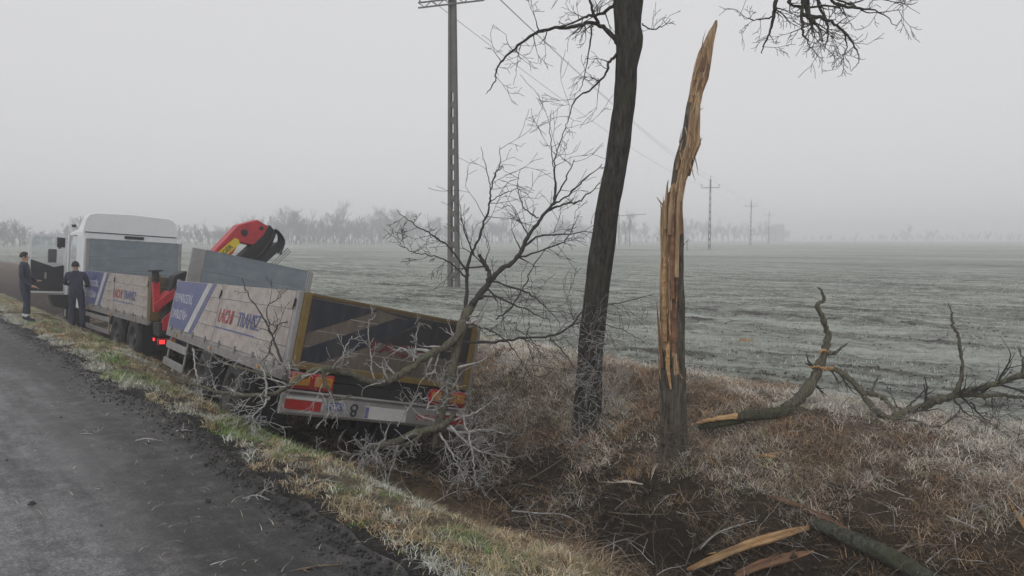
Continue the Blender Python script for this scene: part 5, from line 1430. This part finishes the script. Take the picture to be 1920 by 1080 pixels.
twiggy('fallen_twig', [(255, 826), (275, 822), (305, 827)], .008, M_frost, 'short pale twig lying on the road below the trailer', 2, .1, .01)
twiggy('fallen_twig', [(330, 808), (350, 806), (375, 812)], .008, M_frost, 'pale twig on the road edge below the trailer wheels', 2, .1, .01)
twiggy('fallen_twig', [(545, 1072), (590, 1062), (640, 1058)], .008, M_brown, 'brown twig lying on the road edge at the bottom of the picture', 4, .1, .01)
twiggy('fallen_twig', [(150, 815), (162, 812), (180, 816)], .006, M_frost, 'tiny pale twig lying far out on the road', 1, .08, .01)

# black clods lying on the asphalt
for x, y, r, lab in ((60, 948, .028, 'black clod lying on the asphalt nearest the left edge'), (190, 989, .016, 'small black clod on the asphalt, middle of the scattered three'), (168, 984, .012, 'tiny black clod just left of the middle one on the asphalt'),
                     (218, 1006, .012, 'tiny black clod furthest right of the scattered three on the asphalt'), (390, 942, .022, 'black clod on the dark soiled part of the road'), (13, 866, .018, 'small black clod at the left edge of the road'),
                     (555, 965, .05, 'large dark clod at the crumbled road edge'), (496, 1046, .014, 'small dark clod at the bottom of the road by the crumbled edge')):
    p = hit(x, y); b = MB(); vs = []; fs = []
    nu, nv = 10, 6
    for i in range(nv + 1):
        for j in range(nu):
            ph, th = math.pi * i / nv, 2 * math.pi * j / nu
            d_ = Vector((math.sin(ph) * math.cos(th), math.sin(ph) * math.sin(th), math.cos(ph) * .7))
            vs.append(d_ * r * (1 + .5 * N3(d_.x * 2 + x, d_.y * 2, d_.z * 2)))
    for i in range(nv):
        for j in range(nu): fs.append((i * nu + j, (i + 1) * nu + j, (i + 1) * nu + (j + 1) % nu, i * nu + (j + 1) % nu))
    o = b.add(vs, fs).build('soil_clod', MATS['black_crumb']); o.location = p + Vector((0, 0, r * .45))
    tag(o, lab, 'clod')

# twig litter over the ditch and bank
lit = MB(); rng = random.Random(61)
lit2 = MB()
for _ in range(2200):
    s_ = .4 + 13 * rng.random() ** 1.5; t_ = rng.uniform(4.3, 8.3)
    if rng.random() > math.exp(-((t_ - 6.0) / 1.3) ** 2) + .15: continue
    z_ = float(Z(s_, t_)); p = Vector((s_ * U.x + t_ * N.x, s_ * U.y + t_ * N.y, z_ + rng.uniform(.01, .06)))
    twig(lit if rng.random() < .6 else lit2, p, Vector((rng.uniform(-1, 1), rng.uniform(-1, 1), rng.uniform(-.15, .45))), rng.uniform(.1, .5), rng.uniform(.002, .007), rng.choice((0, 1, 1)), rng, kids=2, rmin=.0018)
tag(lit.build('twig_litter', M_brown), 'brown twigs and rootlets littering the ditch and the bank', 'twigs', kind='stuff')

tag(lit2.build('twig_litter', M_frost), 'pale frosted twigs littering the ditch and the bank', 'twigs', kind='stuff')

# frosted scrub on the bank between the trailer and the trees
M_pale = mat('frosted_bramble', (.20, .165, .14), .9, .35, 16, dirt=(.40, .36, .33), dirt_amt=.5, dirt_scale=18)
scr = MB(); rng = random.Random(62)
for _ in range(330):
    s_ = rng.uniform(4.5, 17); t_ = rng.uniform(6.1, 8.2)
    if s_ < 7.2 and rng.random() < .55: continue
    z_ = float(Z(s_, t_)); p = Vector((s_ * U.x + t_ * N.x, s_ * U.y + t_ * N.y, z_))
    twig(scr, p, Vector((rng.uniform(-.6, .6), rng.uniform(-.6, .6), 1)), rng.uniform(.12, .38), .004, 2, rng, kids=3, spread=.9)
tag(scr.build('bank_scrub', M_pale), 'low frosted bramble scrub on the bank beside the trailer', 'scrub', kind='stuff')

# ================================================================== POWER LINE
M_conc = mat('weathered_concrete', (.115, .112, .107), .9, .2, 5, dirt=(.12, .115, .105), dirt_amt=.4, dirt_scale=2)
M_steel = mat('dull_steel', (.10, .10, .10), .6, .2)
M_ins = mat('brown_insulator', (.06, .05, .045), .35, .2)
def pole(px, base_py, Yd, H, arm_h, arm_half, label, face, near=False):
    p = at(px, base_py, Yd); p.z = ground_z(p.x, p.y)
    root = empty('power_pole', p); root.rotation_euler = (0, 0, face)
    tag(root, label, 'pole', 'concrete poles of the power line')
    wb, wt = .24, .125
    def half(z): return wb + (wt - wb) * z / H
    for sx in (-1, 1):
        a = [(sx * half(-.5), -.5), (sx * (half(-.5) - .16), -.5), (sx * (half(H) - .075), H), (sx * half(H), H)]
        MB().prism(a[::sx], 1, -.11, .11).build('pole_leg', M_conc, root)
    if near:
        z = .35
        while z < H * .62:
            w_ = (half(z) - .12) * 2
            box('rung', (0, 0, z + .12), (w_ + .01, .16, .24), M_conc, root); z += .62
        w1, w2_ = half(H * .62) - .07, half(H) - .05
        MB().prism([(-w1, H * .62), (w1, H * .62), (w2_, H - .02), (-w2_, H - .02)], 1, -.06, .06).build('web', M_conc, root)
    else:
        z = .4
        while z < H - 2.2:
            w_ = (half(z) - .12) * 2
            box('rung', (0, 0, z + .25), (w_ + .01, .16, .5), M_conc, root); z += 1.2
        MB().prism([(-.1, H - 2.2), (.1, H - 2.2), (.07, H - .02), (-.07, H - .02)], 1, -.06, .06).build('web', M_conc, root)
    if near:
        b = MB()
        for zz in (arm_h - .10, arm_h + .10): b.box((0, -.16, zz), (arm_half * 2, .06, .05))
        k = 10
        for i in range(k):
            x0 = -arm_half + arm_half * 2 * i / k; x1 = x0 + arm_half * 2 / k
            b.tube([(x0, -.16, arm_h - .1 if i % 2 else arm_h + .1), (x1, -.16, arm_h + .1 if i % 2 else arm_h - .1)], .018, 5)
        b.build('crossarm', M_steel, root)
    else:
        MB().box((0, -.15, arm_h), (arm_half * 2, .12, .11)).build('crossarm', M_steel, root)
    pins = []
    for x in (-arm_half + .06, arm_half - .06):
        MB().lathe([(.001, .0), (.03, 0), (.03, .2), (.08, .24), (.085, .32), (.05, .36), (.08, .4), (.06, .5), (.001, .52)], 10, Matrix.Translation((x, -.15, arm_h + .1)) @ Matrix.Rotation(-math.pi / 2, 4, 'Y')).build('insulator', M_ins, root)
        pins.append(Vector((x, -.15, arm_h + .55)))
    MB().lathe([(.001, .0), (.03, 0), (.03, .35), (.08, .42), (.05, .5), (.07, .56), (.001, .62)], 10, Matrix.Translation((0, 0, H - .02)) @ Matrix.Rotation(-math.pi / 2, 4, 'Y')).build('insulator', M_ins, root)
    pins.append(Vector((0, 0, H + .58)))
    M = Matrix.Translation(p) @ Matrix.Rotation(face, 4, 'Z')
    return [M @ q for q in pins]
face = R(-20)
P1 = pole(851, 540, 30.0, 12.6, 11.28, 1.42, 'tall near concrete lattice pole behind the fallen crown', face, True)
P2 = pole(1330, 468, 131, 12.4, 10.9, 1.55, 'hazy concrete pole in the field right of the snapped trunk', face)
P3 = pole(1407, 460, 205, 12.4, 10.9, 1.55, 'fainter concrete pole, second from the snapped trunk', face)
P4 = pole(1441, 455, 285, 12.4, 10.9, 1.55, 'faintest concrete pole in front of the far tower', face)
M_wire = mat('wire_metal', (.06, .06, .062), .5, .1)
back = [p + Vector((-22, -60, 0)) for p in P1]
for a, b_, lab in ((back, P1, 'coming over the field to the near pole'), (P1, P2, 'from the near pole to the pole right of the snapped trunk'), (P2, P3, 'between the two hazy poles in the field'), (P3, P4, 'between the two faintest poles')):
    if a is back: continue
    for i in range(3):
        pts = []
        for k in range(25):
            f = k / 24; q = a[i].lerp(b_[i], f); q.z -= 4 * f * (1 - f) * (1.1 if a is P1 else .6); pts.append(q)
        o = MB().tube(pts, .011, 5).build('power_wire', M_wire)
        tag(o, ('left', 'right', 'top')[i] + ' power wire ' + lab, 'wire', 'wires of the power line')

# a low portal of another line, seen past the standing tree
def portal():
    p = at(1172, 462, 190); p.z = ground_z(p.x, p.y)
    root = empty('line_portal', p); tag(root, 'faint portal pole with a long crossbar right behind the standing tree', 'pole')
    for x in (-1.6, 1.2): MB().tube([(x, 0, 0), (x, 0, 8.1)], [.13, .09], 8).build('post', M_steel, root)
    MB().prism([(-5.5, 7.55), (5.2, 8.2), (5.2, 8.36), (-5.5, 7.72)], 1, -.13, .13).build('crossbar', M_steel, root)
portal()
p = hit(1288, 468); p = at(1288, 466, 120); p.z = ground_z(p.x, p.y)
o = empty('marker_post', p); tag(o, 'short marker post in the field beside the snapped trunk', 'post')
MB().box((0, 0, .7), (.16, .12, 1.6)).build('post', M_conc, o, bevel=.02); MB().box((0, 0, 1.55), (.26, .14, .16)).build('cap', M_steel, o)

# far tower block
def tower():
    p = at(1458, 450, 560); p.z = ground_z(p.x, p.y)
    root = empty('far_tower', p); tag(root, 'faint grey tower building in the haze behind the last pole', 'building')
    m = mat('far_render', (.15, .15, .15), .9, .1); g = mat('far_window', (.04, .045, .05), .3, .1)
    MB().box((0, 0, 6.2), (7, 7, 12.4)).build('wall', m, root); MB().box((0, 0, 12.6), (7.4, 7.4, .4)).build('roof', m, root); MB().box((-4.6, 0, 3.6), (3, 5, 7.2)).build('annex', m, root)
    for z in (3, 6, 9):
        for x in (-2, 0, 2): box('window', (x, -3.52, z), (1.0, .06, 1.5), g, root)
tower()

# ================================================================== FAR TREES
M_far = mat('far_bark', (.125, .118, .114), .9, .2, 2)
def bare_tree(mb, p, H, rng, lev=3, rk=1.0):
    twig(mb, p, Vector((rng.uniform(-.08, .08), rng.uniform(-.08, .08), 1)), H * .52, .022 * H * rk, lev, rng, up=.10, kink=.10, kids=5, spread=.75, rmin=.032 * rk, decay=.66, nside=4)
VAR = []
for k in range(6):
    rr = random.Random(100 + k); mb = MB(); bare_tree(mb, Vector((0, 0, 0)), 10, rr, 4 if k < 4 else 3)
    VAR.append((np.array(mb.v), mb.f))
def wood(name, spots, label, cat):
    V = []; F = []; o = 0
    for x, y, h, k, a in spots:
        v, f = VAR[k]; c_, s_ = math.cos(a), math.sin(a); sc_ = h / 10
        z0 = ground_z(x, y) - .1
        V.append(np.stack([(v[:, 0] * c_ - v[:, 1] * s_) * sc_ * 1.05 + x, (v[:, 0] * s_ + v[:, 1] * c_) * sc_ * 1.05 + y, v[:, 2] * sc_ + z0], -1))
        F += [tuple(i + o for i in q) for q in f]; o += len(v)
    me = np_mesh(name, np.concatenate(V), np.array(F)); me.materials.append(M_far)
    return tag(link(name, me), label, cat, kind='stuff')
rng = random.Random(71)
def spots(rows):
    out = []
    for px0, px1, Y0, Y1, n, h0, h1 in rows:
        for i in range(n):
            f = (i + rng.random()) / n; px = px0 + (px1 - px0) * f; Yd = (Y0 + (Y1 - Y0) * f) * rng.uniform(.94, 1.14)
            hm = .45 + 1.1 * float(fbm(np.array(px * .013), np.array(Yd * .02), 97, 3)) ** 1.2 * 1.25
            out.append(((px - 960) / FPX * Yd, Yd, min(12, rng.uniform(h0, h1) * hm * .84), rng.randrange(6), rng.uniform(0, 6.28)))
    return out
wood('far_wood', spots([(-120, 160, 175, 200, 60, 2.6, 6.4), (150, 420, 200, 225, 60, 3.0, 7.6), (400, 600, 235, 255, 60, 3.6, 9.5), (590, 770, 255, 270, 64, 4, 13.0), (760, 1060, 290, 330, 70, 4, 12), (1040, 1300, 330, 400, 44, 5, 12.5), (1290, 1480, 400, 480, 30, 5, 13)]),
     'hazy belt of bare trees along the far side of the field', 'wood')
wood('far_hedge', spots([(1470, 1960, 520, 480, 80, 2.4, 4.6), (1640, 1960, 600, 540, 26, 5.0, 7.5), (-100, 640, 150, 215, 100, 1.4, 3.2), (640, 1300, 215, 300, 90, 1.4, 3.4)]), 'low faint hedge along the horizon', 'hedge')
for px, Yd, h, k, lab in ((640, 258, 13.3, 0, 'tallest hazy tree rising above the wood right of the crane'), (1172, 250, 9.5, 1, 'hazy lone tree seen between the standing tree and the snapped trunk'), (1700, 470, 9.5, 2, 'faint round tree on the horizon, tallest right of the poles'), (1747, 460, 6.6, 3, 'faint small tree just right of the round tree on the horizon'), (1602, 480, 5.6, 4, 'faint bushy tree on the horizon left of the round tree')):
    Xd = (px - 960) / FPX * Yd
    root = empty('bare_tree', (Xd, Yd, ground_z(Xd, Yd) - .1)); tag(root, lab, 'tree', 'bare trees in the haze')
    root.scale = (h / 10,) * 3
    v, f = VAR[k]; n0 = 6 * 4 - 4
    MB().add([(0, 0, 0)] and [tuple(q) for q in v], f).build('crown', M_far, root)
    MB().tube([(0, 0, -.2), (.03, 0, 1.4), (0, .03, 2.6)], [.26, .21, .19], 8).build('trunk', M_far, root)

# ================================================================== HAZE
hz = MB().box((0, 0, 7.2), (3600, 3600, 19.4)).build('haze', None)
hz.data.materials.clear()
m = bpy.data.materials.new('pale_haze'); m.use_nodes = True
nd, lk = m.node_tree.nodes, m.node_tree.links
nd.remove(nd['Principled BSDF'])
pv = nd.new('ShaderNodeVolumePrincipled')
pv.inputs['Color'].default_value = (.93, .94, .96, 1); pv.inputs['Density'].default_value = .0034; pv.inputs['Anisotropy'].default_value = .0
lk.new(pv.outputs[0], nd['Material Output'].inputs['Volume'])
hz.data.materials.append(m)
tag(hz, 'pale winter haze over the whole place', 'haze', kind='stuff')
